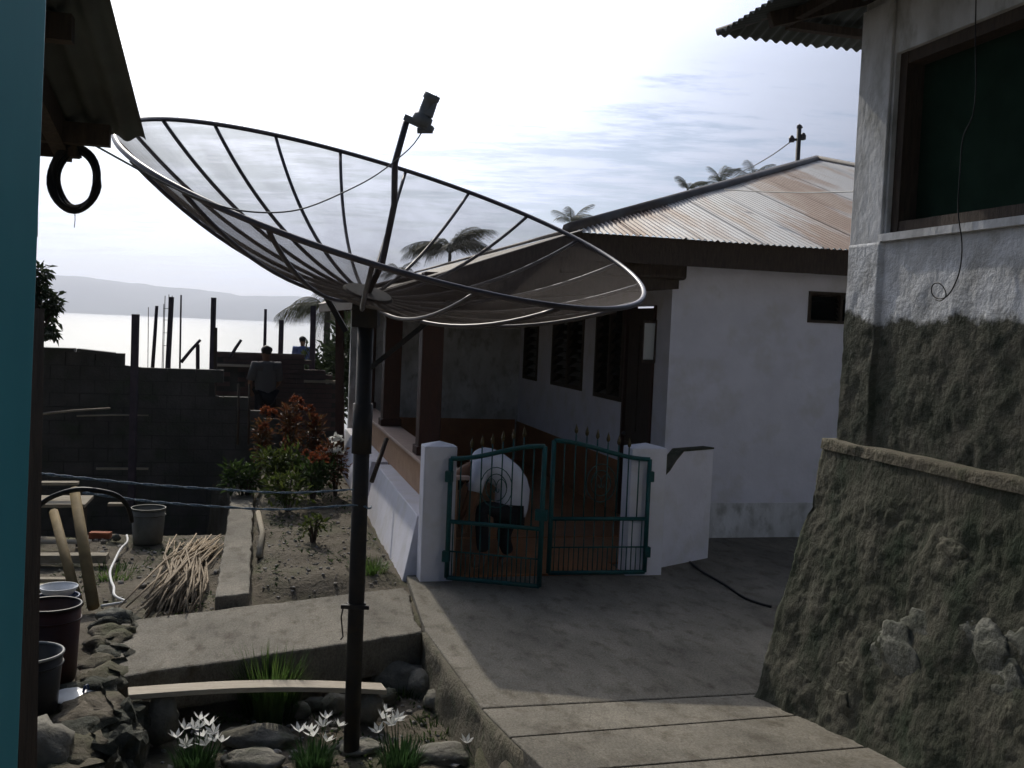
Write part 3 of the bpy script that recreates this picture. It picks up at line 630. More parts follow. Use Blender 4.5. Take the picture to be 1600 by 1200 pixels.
for k, (x, y, rx, rz) in enumerate([(1395, 1030, .17, .13), (1440, 1000, .12, .10), (1500, 1000, .13, .10), (1535, 1035, .13, .13), (1575, 1085, .14, .10), (1590, 1020, .10, .09), (1320, 1050, .08, .05), (1400, 840, .09, .06), (1305, 1100, .10, .07), (1480, 870, .10, .07), (1590, 1140, .12, .09), (1250, 1060, .07, .05)]):
    q = LA(x, y, RA - .32); q = LA(x, y, base_a(q.y, q.z) - .015)
    MB().rock((0, 0, 0), (.020, rx * 1.45, rz * 1.25), k + 5, 4, .5).build('stone', 'stone_pale' if k < 6 else 'rubble', rb, True, loc=(base_a(q.y, q.z) + .02, q.y, q.z))  # pale ones are thin stone shapes standing for faded plaster patches
# hip roof over it
reave_a, reave_b, rz_ = 1.13, -2.98, 4.40
rroof = bpy.data.objects.new('roof', None); COL.objects.link(rroof); rroof.parent = rb
rs = .30; cr = math.sqrt(1 + rs * rs)
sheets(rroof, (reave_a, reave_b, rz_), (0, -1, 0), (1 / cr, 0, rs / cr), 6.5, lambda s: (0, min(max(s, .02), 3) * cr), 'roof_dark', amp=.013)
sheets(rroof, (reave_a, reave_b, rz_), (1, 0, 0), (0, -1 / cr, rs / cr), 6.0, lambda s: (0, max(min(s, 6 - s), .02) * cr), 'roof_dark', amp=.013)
MB().tube([(reave_a, reave_b, rz_ + .015), (reave_a + 3, reave_b - 3, rz_ + .9 + .015)], .026, 8).build('ridge_cap', 'roof_old', rroof, True)
for i in range(7):
    b = reave_b - .5 - i * .8; MB().bar((reave_a + .12, b, rz_ - .03), (RA + .9, b, rz_ - .03 + .23 + .25), .05, .09).build('rafter', 'wood_dark', rroof)
MB().bar((reave_a + .3, reave_b - .35, rz_ + .02), (reave_a + .3, -9, rz_ + .02), .05, .06).build('purlin', 'wood_dark', rroof)
MB().bar((reave_a + .35, reave_b - .3, rz_ + .02), (6, reave_b - .3, rz_ + .02), .06, .05).build('purlin', 'wood_dark', rroof)
# loose wire dangling down the wall
wpts = [(1525, 0), (1524, 60), (1525, 130), (1520, 180), (1505, 215), (1500, 270), (1497, 330), (1503, 380), (1500, 420), (1490, 448), (1478, 464), (1464, 466), (1456, 458), (1457, 446), (1466, 442), (1475, 450), (1478, 462), (1470, 470), (1462, 468)]
wr = [L(*(LA(x, y, RA - .05 - .010 * (i > 12)))) for i, (x, y) in enumerate(wpts)]
def smooth_path(pts, k=4):
    out = []
    for i in range(len(pts) - 1):
        p0, p1, p2, p3 = pts[max(i - 1, 0)], pts[i], pts[i + 1], pts[min(i + 2, len(pts) - 1)]
        for t in range(k):
            s = t / k; out.append(.5 * (2 * p1 + (p2 - p0) * s + (2 * p0 - 5 * p1 + 4 * p2 - p3) * s * s + (3 * p1 - p0 - 3 * p2 + p3) * s ** 3))
    return out + [pts[-1]]
tag(MB().tube(smooth_path(wr), .0035, 6).build('hanging_wire', 'black', smooth=True), 'thin black wire dangling over the right-hand wall, ending in a loop', 'wire')

# ------------------------------------------------------------------ near left: porch post, eave, hose coil
PX = P(57, 600, 1.125)
pp = thing('porch_post', 'turquoise painted porch post filling the left edge of the picture', 'post', (PX.x - .075 - .034, 1.05, .78))
pp.rotation_euler = (0, R_(1.2), 0)
bevel(MB().box(-.075, .075, -.075, .075, 0, 2.5).build('shaft', 'post_teal', pp), .008)
bevel(MB().box(-.10, .10, -.10, .10, 0, .12).build('base', 'concrete', pp), .008)
jb = P(66, 700, 2.395)
jp = thing('timber_upright', 'dark brown timber upright just behind the turquoise post', 'post', (jb.x, 2.35, .4))
MB().box(-.10, .0, -.045, .045, 0, 2.0).build('stud', 'wood_dark', jp)
jt = P(77, 200, 2.35)
MB().box(-.12, jt.x - jb.x, -.065, -.047, CAMH - .4 + .16, 2.85).build('cover_board', 'wood_dark', jp)
A0 = P(228, 218, 3.7); la = loc(A0)
lroof = thing('porch_roof', 'corrugated iron porch eave overhead at upper left, seen from below', 'roof', O, TH)
ps = R_(11)
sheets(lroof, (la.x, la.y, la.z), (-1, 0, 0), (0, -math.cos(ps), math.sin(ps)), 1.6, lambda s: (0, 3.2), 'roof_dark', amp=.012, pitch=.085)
for d_, w_ in ((.16, .05), (.95, .05), (1.8, .05)):
    MB().bar((la.x - .10, la.y - d_ * math.cos(ps), la.z + d_ * math.sin(ps) - .055), (la.x - 1.6, la.y - d_ * math.cos(ps), la.z + d_ * math.sin(ps) - .055), .05, .07).build('purlin', 'wood_dark', lroof)
MB().bar((la.x - .27, la.y + .02, la.z - .05), (la.x - .27, la.y - 3.0, la.z - .05 + 3.0 * math.tan(ps)), .05, .10).build('rafter', 'wood_dark', lroof)
MB().bar((la.x - .215, la.y - .03, la.z - .045), (la.x - 1.6, la.y - .03, la.z - .045), .025, .09).build('fascia', 'wood_dark', lroof)
hc = P(118, 280, 3.55)
coil = thing('hose_coil', 'coil of black hose hanging from a hook under the porch eave', 'hose', hc)
for k in range(6):
    rx, rz = .062 + .0052 * k + random.uniform(-.002, .002), .092 + .0045 * k; yo = random.uniform(-.018, .018)
    MB().tube([(rx * math.cos(t * math.pi / 16), yo + .006 * math.sin(t * .7 + k), -.006 * k * 0 + (rz * math.sin(t * math.pi / 16)) - .0) for t in range(32)], .0062, 6, True).build('loop', 'black', coil, True)
MB().bar((-.004, 0, .075), (-.004, 0, .175), .03, .045).build('hook_block', 'wood_dark', coil)
MB().tube([(.0, 0, -.112), (.001, .0, -.14), (-.001, 0, -.165)], .0015, 5).build('tie', 'cable', coil)

# ------------------------------------------------------------------ satellite dish
dn = Vector((.2731, -.2493, .9292)).normalized(); DR, DD = 1.630, .589; dcen = Vector((-.775, 6.35, 3.121))
de = dn.cross(Vector((0, 1, 0))).normalized(); dg = dn.cross(de)
vert = dcen - dn * DD
pb = Vector((vert.x - .01, vert.y + .03, -.42))
dish = thing('satellite_dish', 'large mesh satellite dish on a dark steel pole in the flower garden', 'satellite dish', pb)
MB().tube([(0, 0, -.15), (0, 0, vert.z - pb.z - .16)], .052, 16).build('pole', 'metal_dark', dish, True)
MB().tube([(0, 0, 1.98), (0, 0, 2.30)], .064, 16).build('pole_sleeve', 'metal_dark', dish, True)
cp = MB().tube([(0, 0, .98), (0, 0, 1.01)], .063, 16); cp.bar((-.09, -.05, .995), (.09, -.05, .995), .025); cp.tube([(-.075, -.05, .99), (-.085, -.06, .93), (-.07, -.055, .80), (-.085, -.055, .78)], .005, 5)
cp.build('clamp', 'metal_dark', dish)
rel = lambda w: w - pb
dm = bpy.data.objects.new('reflector', None); COL.objects.link(dm); dm.parent = dish
dm.matrix_local = Matrix(((de.x, dg.x, dn.x, vert.x - pb.x), (de.y, dg.y, dn.y, vert.y - pb.y), (de.z, dg.z, dn.z, vert.z - pb.z), (0, 0, 0, 1)))
para = lambda r: DD * (r / DR) ** 2
NR = 20; st = 2 * math.pi / NR
# where does local angle point: rotate so ribs fall as seen
roff = R_(8)
MB().tube([(DR * math.cos(t * 2 * math.pi / 120), DR * math.sin(t * 2 * math.pi / 120), DD) for t in range(120)], .016, 8, True).build('rim', 'metal_rim', dm, True)
rib_me = MB().tube([(r, 0, para(r) - .012) for r in [.12 + (DR - .12) * i / 14 for i in range(15)]], .0125, 6).mesh('rib', 'metal_rim', True)
pm = MB(); nr_, na_ = 12, 5
for i in range(nr_ + 1):
    r = .10 + (DR - .10) * i / nr_
    for j in range(na_ + 1):
        an = st * j / na_; sag = .012 * math.sin(math.pi * j / na_) * math.sin(math.pi * min(1, i / nr_)) ; pm.v.append((r * math.cos(an), r * math.sin(an), para(r) + sag * (1 if i % 2 else .8)))
for i in range(nr_):
    for j in range(na_): k = i * (na_ + 1) + j; pm.f.append((k, k + na_ + 1, k + na_ + 2, k + 1))
pan_me = pm.mesh('mesh_panel', 'dishmesh', True)
for k in range(NR):
    o = link('rib', rib_me, dm); o.rotation_euler = (0, 0, roff + k * st)
    o = link('mesh_panel', pan_me, dm); o.rotation_euler = (0, 0, roff + k * st)
MB().lathe([(0, -.03), (.16, -.03), (.17, 0), (.15, .02), (0, .02)], 20).build('hub', 'metal_dark', dm)
mt = MB(); mt.bar((0, 0, vert.z - pb.z - .20), tuple(vert - pb - dn * .03), .16, .12); mt.bar((-.12, -.02, vert.z - pb.z - .24), tuple(vert - pb + de * .35 + dn * (para(.35) - .03)), .035, .035); mt.bar((0, 0, vert.z - pb.z - .5), tuple(vert - pb - de * .45 + dn * (para(.45) - .03)), .03, .03)
mt.build('mount', 'metal_dark', dish)
# feed arm with its kinks and the feed head
depth_arm = vert.y
ap = [vert + dn * .02, P(597, 412, 6.44), P(616, 320, 6.37), P(617, 255, 6.33), P(635, 190, 6.27)]
MB().tube([rel(p) for p in ap], .020, 8).build('feed_arm', 'metal_rim', dish, True)
fp = P(655, 196, 6.25); fu = (P(672, 155, 6.22) - P(655, 196, 6.25)).normalized()
fd = MB(); rp = rel(P(633, 184, 6.26)); 
head = MB().bar(rp, rel(P(676, 203, 6.25)), .07, .035).build('feed_plate', 'feed', dish)
b0 = rel(P(657, 194, 6.25))
hd = MB().tube([b0, b0 + fu * .05, b0 + fu * .06, b0 + fu * .15, b0 + fu * .155, b0 + fu * .19], [.062, .060, .042, .042, .05, .05], 14).build('feed_horn', 'feed', dish, True)
bevel(MB().bar(rel(P(668, 182, 6.22)), rel(P(676, 158, 6.22)), .05, .06).build('converter', 'feed', dish), .008)
MB().tube([rel(P(671, 160, 6.22)), rel(P(683, 149, 6.22)), rel(P(681, 160, 6.22)), rel(P(678, 170, 6.22))], .004, 6).build('cable_loop', 'cable', dish, True)
MB().tube([rel(P(x, 204, 6.25)) for x in (652, 676)], .018, 8).build('feed_clamp', 'feed', dish, True)
# signal cable sagging from the feed to the porch eave
cpts = [(660, 205, 6.24), (640, 232, 6.2), (590, 272, 6.0), (540, 299, 5.75), (480, 324, 5.4), (430, 332, 5.1), (370, 328, 4.8), (310, 310, 4.45), (250, 283, 4.1), (195, 253, 3.85), (148, 227, 3.66)]
tag(MB().tube(smooth_path([P(*c) for c in cpts], 4), .0042, 6).build('signal_cable', 'cable', smooth=True), 'thin cable sagging from the dish feed across to the porch eave', 'cable')

# ------------------------------------------------------------------ ropes to the pole
def rope(label, pts, r=.0062, m='rope'):
    ps_ = smooth_path([Vector(p) for p in pts], 10); mb = MB()
    for s in range(2):
        q = []
        for i, p in enumerate(ps_):
            an = i * 1.15 + s * math.pi; q.append(p + Vector((0, math.cos(an), math.sin(an))) * r * .62)
        mb.tube(q, r * .62, 5)
    return tag(mb.build('rope', m, smooth=True), label, 'rope', 'ropes stretched to the dish pole')
rope('upper blue twisted rope stretched from the porch to the dish pole', [P(40, 737, 4.3), P(110, 745, 4.65), P(230, 757, 5.2), P(350, 765, 5.75), P(450, 770, 6.15), (pb.x - .035, pb.y - .06, 1.335)])
rope('lower blue twisted rope knotted round the dish pole', [P(130, 770, 4.7), P(230, 783, 5.2), P(330, 791, 5.65), P(440, 796, 6.1), (pb.x - .03, pb.y - .064, 1.235), (pb.x + .065, pb.y - .045, 1.215), (pb.x + .07, pb.y + .04, 1.215)])
tag(MB().tube(smooth_path([P(58, 792, 4.75), P(82, 776, 4.75), P(120, 765, 4.75), P(160, 768, 4.8), P(185, 776, 4.85), P(200, 792, 4.9), P(206, 815, 4.95)]), .012, 7).build('hose', 'black', smooth=True), 'dark hose arched over the end of the lower blue rope', 'hose')

# ------------------------------------------------------------------ site wall with posts behind, left
sw = thing('block_wall', 'long unfinished concrete block wall in shadow before the lake', 'wall', L(0, 6.6, 0), TH)
BWD, BH = .40, .20
top_pts = [(-200, 540), (60, 546), (120, 549), (176, 553), (184, 558), (268, 562), (270, 571), (334, 573), (336, 606), (372, 612), (376, 640), (440, 644)]
def interp(x): 
    for (x0, y0), (x1, y1) in zip(top_pts, top_pts[1:]):
        if x0 <= x <= x1: return y0 + (y1 - y0) * (x - x0) / max(x1 - x0, 1e-6)
    return top_pts[-1][1]
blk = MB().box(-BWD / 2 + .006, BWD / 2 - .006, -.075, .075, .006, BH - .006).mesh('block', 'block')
def px_of(w): q = w - cC; f = q.dot(cF); return (800 + 1600 * q.dot(cR) / f, 600 - 1600 * q.dot(cU) / f)
aL, aR = LB(30, 560, 6.6).x, LB(436, 560, 6.6).x
z_base = -1.8
for r in range(18):
    z = z_base + r * BH; a = aR - BWD / 2 - (BWD / 2 if r % 2 else 0)
    while a > aL - 1:
        px, py = px_of(L(a, 6.6, z + BH * .8))
        if py > interp(px) - 2:
            o = link('block', blk, sw, (a, random.uniform(-.008, .008), z)); o.rotation_euler = (0, random.uniform(-.008, .008), random.uniform(-.015, .015))
        a -= BWD
cm = MB()
tops = []
for x in (438, 376.5, 373, 336.5, 333, 270.5, 269.5, 184, 176, 120, 60, -30): q = LB(x, interp(x) + 5, 6.6); tops.append((q.x, q.z - .06))
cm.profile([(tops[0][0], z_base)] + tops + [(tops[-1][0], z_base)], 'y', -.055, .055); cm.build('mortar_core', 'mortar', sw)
cpg = MB()
for x0, x1 in ((-30, 118), (122, 180)): 
    p, q = LB(x0, interp(x0) - 2, 6.6), LB(x1, interp(x1) - 2, 6.6); cpg.bar((p.x, -.02, p.z), (q.x, -.02, q.z), .22, .05)
cpg.build('wall_top_strip', 'block', sw)
# second wall further right, brick, with two openings
s2 = thing('brick_wall', 'low dull brick site wall with small openings beyond the red flowered shrubs', 'wall', L(0, 8.3, 0), TH)
a2L, a2R = LB(337, 560, 8.3).x, LB(528, 560, 8.3).x
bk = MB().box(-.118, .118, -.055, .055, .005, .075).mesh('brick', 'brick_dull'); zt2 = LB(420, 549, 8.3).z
rows = int((zt2 + .2) / .08)
for r in range(rows):
    z = -.2 + r * .08; a = a2L + .12 + (.12 if r % 2 else 0)
    while a < a2R:
        k = (a - a2L) / (a2R - a2L); hole = (.10 < k < .20 or .30 < k < .42) and zt2 - .75 < z < zt2 - .35
        notch = k > .72 and z > zt2 - .36 - .2 * (k > .9)
        if not hole and not notch and r > rows - 17: link('brick', bk, s2, (a, random.uniform(-.006, .006), z)).rotation_euler = (0, 0, random.uniform(-.02, .02))
        a += .24
MB().box(a2L, a2R, -.045, .045, -.3, zt2 - .8).build('mortar_core', 'mortar', s2)
for k0, k1, zz in ((0, .72, .03), (.72, .9, .31), (.9, 1, .52)): MB().box(a2L + (a2R - a2L) * k0 + .002, a2L + (a2R - a2L) * k1, -.045 if k0 else .0, .045, zt2 - .8, zt2 - zz).build('mortar_core', 'mortar', s2)
MB().box(a2L - .05, a2L + (a2R - a2L) * .5, -.12, -.06, zt2 - .27, zt2 - .23).build('plank', 'wood_pale', s2)
MB().box(a2L + (a2R - a2L) * .72, a2R + .1, -.12, .05, zt2 - .50, zt2 - .46).build('plank', 'wood_grey', s2)
# upright site posts
def post(x0, y0, x1, y1, b, w, label, m='timber_post', round_=False):
    p, q = WB(x0, y0, b), WB(x1, y1, b); mb = MB()
    if round_: mb.tube([q, q + (p - q) * .5 + Vector((wob(p, .02, 3), 0, 0)), p], [w * .5, w * .48, w * .42], 8)
    else: mb.bar(q, p, w, w * .8, (0, 1, 0))
    return tag(mb.build('timber_post', m, smooth=round_), label, 'post', 'timber posts standing on the building site')
post(212, 491, 205, 800, 5.2, .085, 'thickest dark post, nearest the viewer, left of the rebar')
post(245, 478, 238, 580, 7.2, .06, 'leaning post just left of the rebar cage', round_=True)
post(268, 464, 262, 580, 7.2, .065, 'tall square post just right of the rebar cage')
post(283, 461, 280, 640, 7.3, .032, 'thinnest tall pole with a stick leaning on it', round_=True)
post(334, 465, 328, 700, 7.4, .07, 'tall dark post at the right side of the wall gap')
post(337, 512, 336, 620, 7.0, .045, 'short stub post tight beside the tall post at the gap', 'wood_dark')
post(415, 483, 411, 600, 9.0, .06, 'pole above the standing worker', round_=True)
post(440, 500, 437, 600, 9.0, .075, 'stub post midway between the two workers')
post(490, 478, 487, 600, 9.2, .09, 'dark post under the drooping palm beside the blue-shirted worker')
post(309, 538, 309, 640, 7.3, .05, 'short stake standing in the wall gap')
post(531, 480, 531, 700, 7.6, .13, 'thick reddish post left of the dish pole', 'wood_red')
post(373, 600, 371, 695, 5.0, .035, 'thin dark stake in front of the brick wall, left one', 'wood_dark', True)
post(390, 600, 388, 695, 5.0, .03, 'thin dark stake in front of the brick wall, right one', 'wood_dark', True)
def stick(p, q, r, label, m='timber_post', cat='stick'):
    return tag(MB().tube([p, (Vector(p) + Vector(q)) / 2 + Vector((0, 0, .01)), q], [r, r * .9, r * .8], 7).build('stick', m, smooth=True), label, cat, 'loose sticks on the building site')
stick(WB(283, 566, 7.25), WB(313, 531, 7.2), .028, 'slanting stick leaning in the wall gap')
stick(WB(360, 558, 8.22), WB(377, 531, 8.24), .03, 'short slanting stick on top of the brick wall')
stick(WB(55, 648, 4.6), WB(172, 638, 5.2), .016, 'pale rail across the shadowed wall at far left', 'wood_grey')
stick(WB(120, 650, 6.3), WB(232, 649, 6.3), .014, 'thin straight batten nailed to the block wall', 'wood_grey')
rc = thing('rebar_cage', 'thin upright rebar cage between two posts above the wall', 'rebar', WB(260, 580, 7.6), TH)
r0 = Vector(WB(260, 580, 7.6)); iv = Matrix.Rotation(-TH, 3, 'Z')
for i, (x0, y0) in enumerate(((258, 462), (264, 460), (256, 475), (269, 462))):
    p = iv @ (WB(x0, y0, 7.6 + .1 * (i % 2)) - r0); q = iv @ (WB(x0 - 3, 580, 7.6 + .1 * (i % 2)) - r0); MB().tube([q, p], .006, 5).build('rod', 'metal_dark', rc)
for y in (482, 500, 520, 540): p = iv @ (WB(255, y, 7.65) - r0); q = iv @ (WB(268, y, 7.65) - r0); MB().tube([p, q], .004, 5).build('stirrup', 'metal_dark', rc)
tag(MB().tube([WB(232, 455 + 25, 7.6), WB(231, 580, 7.6)], .006, 5).build('rod', 'metal_dark'), 'single rebar rod left of the leaning post', 'rebar')

# ------------------------------------------------------------------ vegetation
def leaf_cloud(n, rad, ln, w, seed, shell=.5, cen=(0, 0, 0), upbias=.2):
    rnd = random.Random(seed); mb = MB()
    for _ in range(n):
        d = Vector((rnd.gauss(0, 1), rnd.gauss(0, 1), rnd.gauss(0, 1))).normalized(); r = (shell + (1 - shell) * rnd.random()) * (.75 + .5 * noise.noise(d * 1.8 + Vector((seed, 0, 0))) + .25)
        p = Vector((d.x * rad[0] * r, d.y * rad[1] * r, d.z * rad[2] * r)) + Vector(cen)
        dr = (d + Vector((rnd.uniform(-.8, .8), rnd.uniform(-.8, .8), rnd.uniform(-.5, .6) + upbias))).normalized(); k = rnd.uniform(.6, 1.2)
        mb.leaf(p, dr, (rnd.uniform(-1, 1), rnd.uniform(-1, 1), 1), ln * k, w * k)
    return mb
def shrub(name, label, at, h, rad, leafm, n, ln, w, seed, flower=None, nf=0, group='shrubs in the garden bed', fs=.075):
    t = thing(name, label, 'shrub', at, 0, group); rnd = random.Random(seed); st_ = MB()
    tips = []
    for i in range(6):
        an = rnd.uniform(0, 6.3); q = Vector((math.cos(an) * rad * rnd.uniform(.2, .8), math.sin(an) * rad * rnd.uniform(.2, .8), h * rnd.uniform(.6, 1)))
        st_.tube([(0, 0, -.1), q * .5 + Vector((0, 0, h * .1)), q], [.016, .011, .005], 5); tips.append(q)
    st_.build('stems', 'wood_dark', t)
    mb = MB()
    for i, q in enumerate(tips):
        c = leaf_cloud(n // 6, (rad * .5, rad * .5, h * .34), ln, w, seed * 7 + i, .2, (q.x, q.y, q.z * .78)); mb.add(c.v, c.f)
    mb.build('foliage', leafm, t, fix=False)
    if flower:
        fm = MB()
        for _ in range(26):
            d = Vector((rnd.gauss(0, 1), rnd.gauss(0, 1), abs(rnd.gauss(0, 1)))).normalized(); fm.leaf(d * fs * .3, d, (rnd.uniform(-1, 1), rnd.uniform(-1, 1), .3), fs, fs * .55)
        fme = fm.mesh('flower_head', flower)
        for i in range(nf):
            q = tips[i % 6]; o = link('flower_head', fme, t, q + Vector((rnd.uniform(-.1, .1), rnd.uniform(-.1, .1), rnd.uniform(0, .1) + h * .06))); o.rotation_euler = (rnd.uniform(-.4, .4), rnd.uniform(-.4, .4), rnd.uniform(0, 6))
    return t
def onground(a, b): return L(a, b, ground_z(a, b))
def shrub_px(x, ytop, b, **kw):
    q = LB(x, ytop, b); g = onground(q.x, b); return g, max(.25, q.z - g.z)
for (nm, lb, x, yt, b, rad, lm, n, ln, w, sd, fl, nf) in [
    ('croton', 'tall croton with dull red crown, highest of the garden shrubs', 457, 628, 5.4, .2, 'leaf_red', 230, .12, .05, 3, 'petal_red', 4),
    ('croton', 'dull red croton on the left of the shrub group', 408, 655, 4.9, .16, 'leaf_red', 200, .11, .05, 4, 'petal_red', 4),
    ('croton', 'orange tinged croton just below and right of the tallest croton', 490, 645, 5.0, .17, 'leaf_red', 200, .12, .05, 8, 'petal_red', 3),
    ('leafy_shrub', 'yellow green leafy shrub in the middle of the bed', 440, 700, 4.0, .30, 'leaf_yellow', 460, .12, .045, 5, None, 0),
    ('flowering_shrub', 'green shrub with coral flower heads near the dish pole', 490, 714, 3.7, .30, 'leaf', 520, .10, .045, 6, 'petal_red', 6),
    ('leafy_shrub', 'dark green shrub at the left end of the garden kerb', 385, 712, 4.4, .26, 'leaf', 420, .11, .05, 7, None, 0),
    ('leafy_shrub', 'low green shrub with pale tips right of the kerb end', 452, 742, 3.0, .26, 'leaf_yellow', 380, .09, .04, 9, None, 0),
    ('variegated_shrub', 'pinkish speckled shrub hugging the veranda plinth behind the pole', 527, 690, 3.9, .24, 'leaf_red', 360, .09, .04, 10, 'petal_white', 5),
    ('leafy_shrub', 'small bright green sapling alone on the bare soil', 490, 806, 1.55, .13, 'leaf_yellow', 130, .07, .035, 12, None, 0)]:
    g, h = shrub_px(x, yt, b); shrub(nm, lb, g, h, rad, lm, n, ln, w, sd, fl, nf)
for lb, x, yt, b, rad, n, sd in (('dense dark bush between the reddish post and the veranda', 563, 512, 10.4, .55, 2400, 31), ('dark bushy undergrowth below the drooping palm', 512, 536, 11.5, .5, 2000, 32)):
    q = LB(x, yt, b); g = onground(q.x, b); shrub('dense_bush', lb, g, q.z - g.z, rad, 'leaf_dark', n, .20, .085, sd, None, 0, 'bushes before the lake')
# tree at the left edge
def broad_tree():
    q = WB(62, 520, 5.6); g = Vector((q.x, q.y, -1.6)); t = thing('broadleaf_tree', 'dark leafed tree peeping out behind the turquoise post', 'tree', g)
    top = WB(52, 440, 5.6) - g
    MB().tube([(0, 0, 0), (q - g) * .6, q - g, top + Vector((-.1, 0, .3))], [.07, .055, .045, .03], 8).build('trunk', 'wood_dark', t, True)
    mb = MB(); rnd = random.Random(5)
    for (x, y, r) in [(62, 425, .16), (50, 450, .25), (72, 470, .20), (66, 490, .20), (84, 480, .10), (70, 515, .15), (82, 520, .08), (30, 470, .35), (25, 430, .4), (62, 455, .15)]:
        c = WB(x, y, 5.6 + rnd.uniform(-.3, .3)) - g; k = leaf_cloud(int(150 * r / .2), (r, r, r * .8), .12, .055, int(x * 3 + y), .1, c, -.3); mb.add(k.v, k.f)
        MB().tube([(q - g) * .95, (q - g) * .5 + c * .5, c], [.02, .014, .006], 5).build('limb', 'wood_dark', t)
    mb.build('crown', 'leaf_dark', t, fix=False)
broad_tree()
def frond_mesh(ln, droop, nl, seed, lw=.010, ll=.36):
    rnd = random.Random(seed); mb = MB(); pts = []
    for i in range(13):
        k = i / 12; pts.append(Vector((ln * (k - .12 * k * k * droop), 0, ln * (.55 * k - (.45 + .55 * droop) * k * k))))
    mb.tube(pts, [.02 * (1 - .85 * i / 12) * ln / 2 + .003 for i in range(13)], 5)
    for i in range(nl):
        k = .14 + .86 * i / nl; j = min(int(k * 12), 11); f = k * 12 - j; p = pts[j].lerp(pts[j + 1], f); tan = (pts[j + 1] - pts[j]).normalized()
        l = ll * ln * (math.sin(math.pi * (.12 + .8 * k)) * .8 + .15)
        for sd in (-1, 1):
            d = (tan * .8 + Vector((0, sd * .9, -.25 - .5 * droop + rnd.uniform(-.25, .25)))).normalized()
            m1 = p + d * l * .5; m2 = p + d * l + Vector((0, 0, -l * (.35 + .45 * droop)))
            wv = tan * lw * ln * .5
            mb.add([p - wv, p + wv, m1 + wv, m1 - wv, m2], [(0, 1, 2, 3), (3, 2, 4)])
    return mb
def palm(label, at_top, ln, nf, seed, droop=.6, trunk_base=-6, lean=(0, 0), upright=0):
    top = Vector(at_top); base = Vector((top.x - lean[0], top.y - lean[1], trunk_base)); t = thing('palm_tree', label, 'palm tree', base, 0, 'palm trees'); h = top - base
    MB().tube([(0, 0, 0), h * .4 + Vector((lean[0] * -.1, 0, 0)), h * .8, h], [.2, .15, .12, .10], 10).build('trunk', 'palm_trunk', t, True)
    rnd = random.Random(seed); mes = [frond_mesh(ln, droop * k, 52, seed + i).mesh('frond', 'palm') for i, k in enumerate((.5, .85, 1.2))]
    for i in range(nf):
        o = link('frond', mes[i % 3], t, h); el = rnd.uniform(-.2, .9) + upright; o.rotation_euler = (rnd.uniform(-.3, .3), -el * .75, i * 2.4 + rnd.uniform(-.3, .3)); o.scale = (rnd.uniform(.8, 1.1),) * 3
    return t
palm('coconut palm seen through the dish mesh above the veranda roof', P(703, 396, 62), 3.0, 22, 21, .6, -9, upright=.25)
palm('small palm tuft left of the veranda roof, seen through the dish', P(622, 428, 66), 1.5, 12, 22, .7, -9)
palm('drooping palm beside the blue-shirted worker at the lake edge', P(512, 486, 34), 2.0, 14, 23, 1.25, -5)
palm('palm with hanging fronds directly behind the dish pole', P(560, 505, 37), 1.7, 12, 27, 1.1, -5)
palm('palm top just above the left end of the rusty roof', P(893, 352, 70), 1.84, 9, 24, .35, -8, upright=.5)
palm('bushy palm top over the middle of the rusty roof ridge', P(1074, 298, 60), 1.26, 9, 25, .35, -8, upright=.4)
palm('dark palm crown next to the utility pole wire', P(1125, 290, 62), 1.61, 9, 26, .35, -8, upright=.4)
palm('low palm crown nearest the utility pole', P(1178, 280, 62), 1.72, 9, 28, .35, -8, upright=.3)

# utility pole
up_ = thing('utility_pole', 'utility pole with short crossarm rising behind the rusty roof', 'utility pole', (P(1248, 255, 42).x, 42, -3))
ub = up_.location.copy()
def U(x, y, d=42): return P(x, y, d) - ub
MB().tube([(0, 0, 0), U(1249, 197)], [.13, .09], 10).build('pole', 'metal_dark', up_, True)
MB().bar(U(1234, 219), U(1257, 217), .09, .09).build('crossarm', 'metal_dark', up_)
for x, y in ((1237, 218), (1255, 214)): MB().lathe([(0, -.12), (.11, -.10), (.12, .05), (.05, .16), (0, .17)], 10, U(x, y)).build('insulator', 'pipe', up_)
MB().lathe([(0, -.1), (.10, -.08), (.10, .05), (0, .12)], 8, U(1249, 198)).build('pole_cap', 'pipe', up_)
MB().bar(U(1245, 199), U(1254, 199), .06, .06).build('top_bracket', 'metal_dark', up_)
tag(MB().tube(smooth_path([P(1236, 221, 42), P(1210, 240, 46), P(1180, 258, 52), P(1155, 270, 60)]), .025, 5).build('power_line', 'cable'), 'power line running down left from the utility pole', 'wire')
tag(MB().tube(smooth_path([L(*LB(1132, 296, 3.35)), L(*LB(1180, 299, 2.6)), L(*LB(1260, 301, 1.2)), L(*LB(1345, 299, -.8))]), .007, 5).build('service_wire', 'cable'), 'thin service wire crossing low over the rusty roof', 'wire')

# ------------------------------------------------------------------ grass, lilies, stones, plank
def tuft(label, at, n, h, spread, seed, m='grass', name='grass_tuft', group='grass tufts', steep=1):
    rnd = random.Random(seed); mb = MB()
    for _ in range(n):
        an = rnd.uniform(0, 6.28); r = spread * math.sqrt(rnd.random()); d = Vector((math.cos(an) * rnd.uniform(.05, .55) * (.4 + .6 * steep), math.sin(an) * rnd.uniform(.05, .55) * steep, 1))
        mb.blade((math.cos(an) * r * (1 if steep == 1 else 2), math.sin(an) * r, -.03), d, h * rnd.uniform(.5, 1.1), .012, h * rnd.uniform(.05, .45) * (.3 + .7 * steep))
    o = mb.build(name, m, loc=at, fix=False); return tag(o, label, 'grass', group)
tuft('green grass tuft growing against the near edge of the side path', L(-1.60, -2.10, -.41), 380, .60, .09, 1, steep=.3)
tuft('grass tuft at the foot of the white veranda plinth', onground(-.62, .42), 200, .2, .16, 2)
tuft('weedy grass behind the leaning bamboo stakes', onground(-3.0, .75), 160, .16, .25, 3)
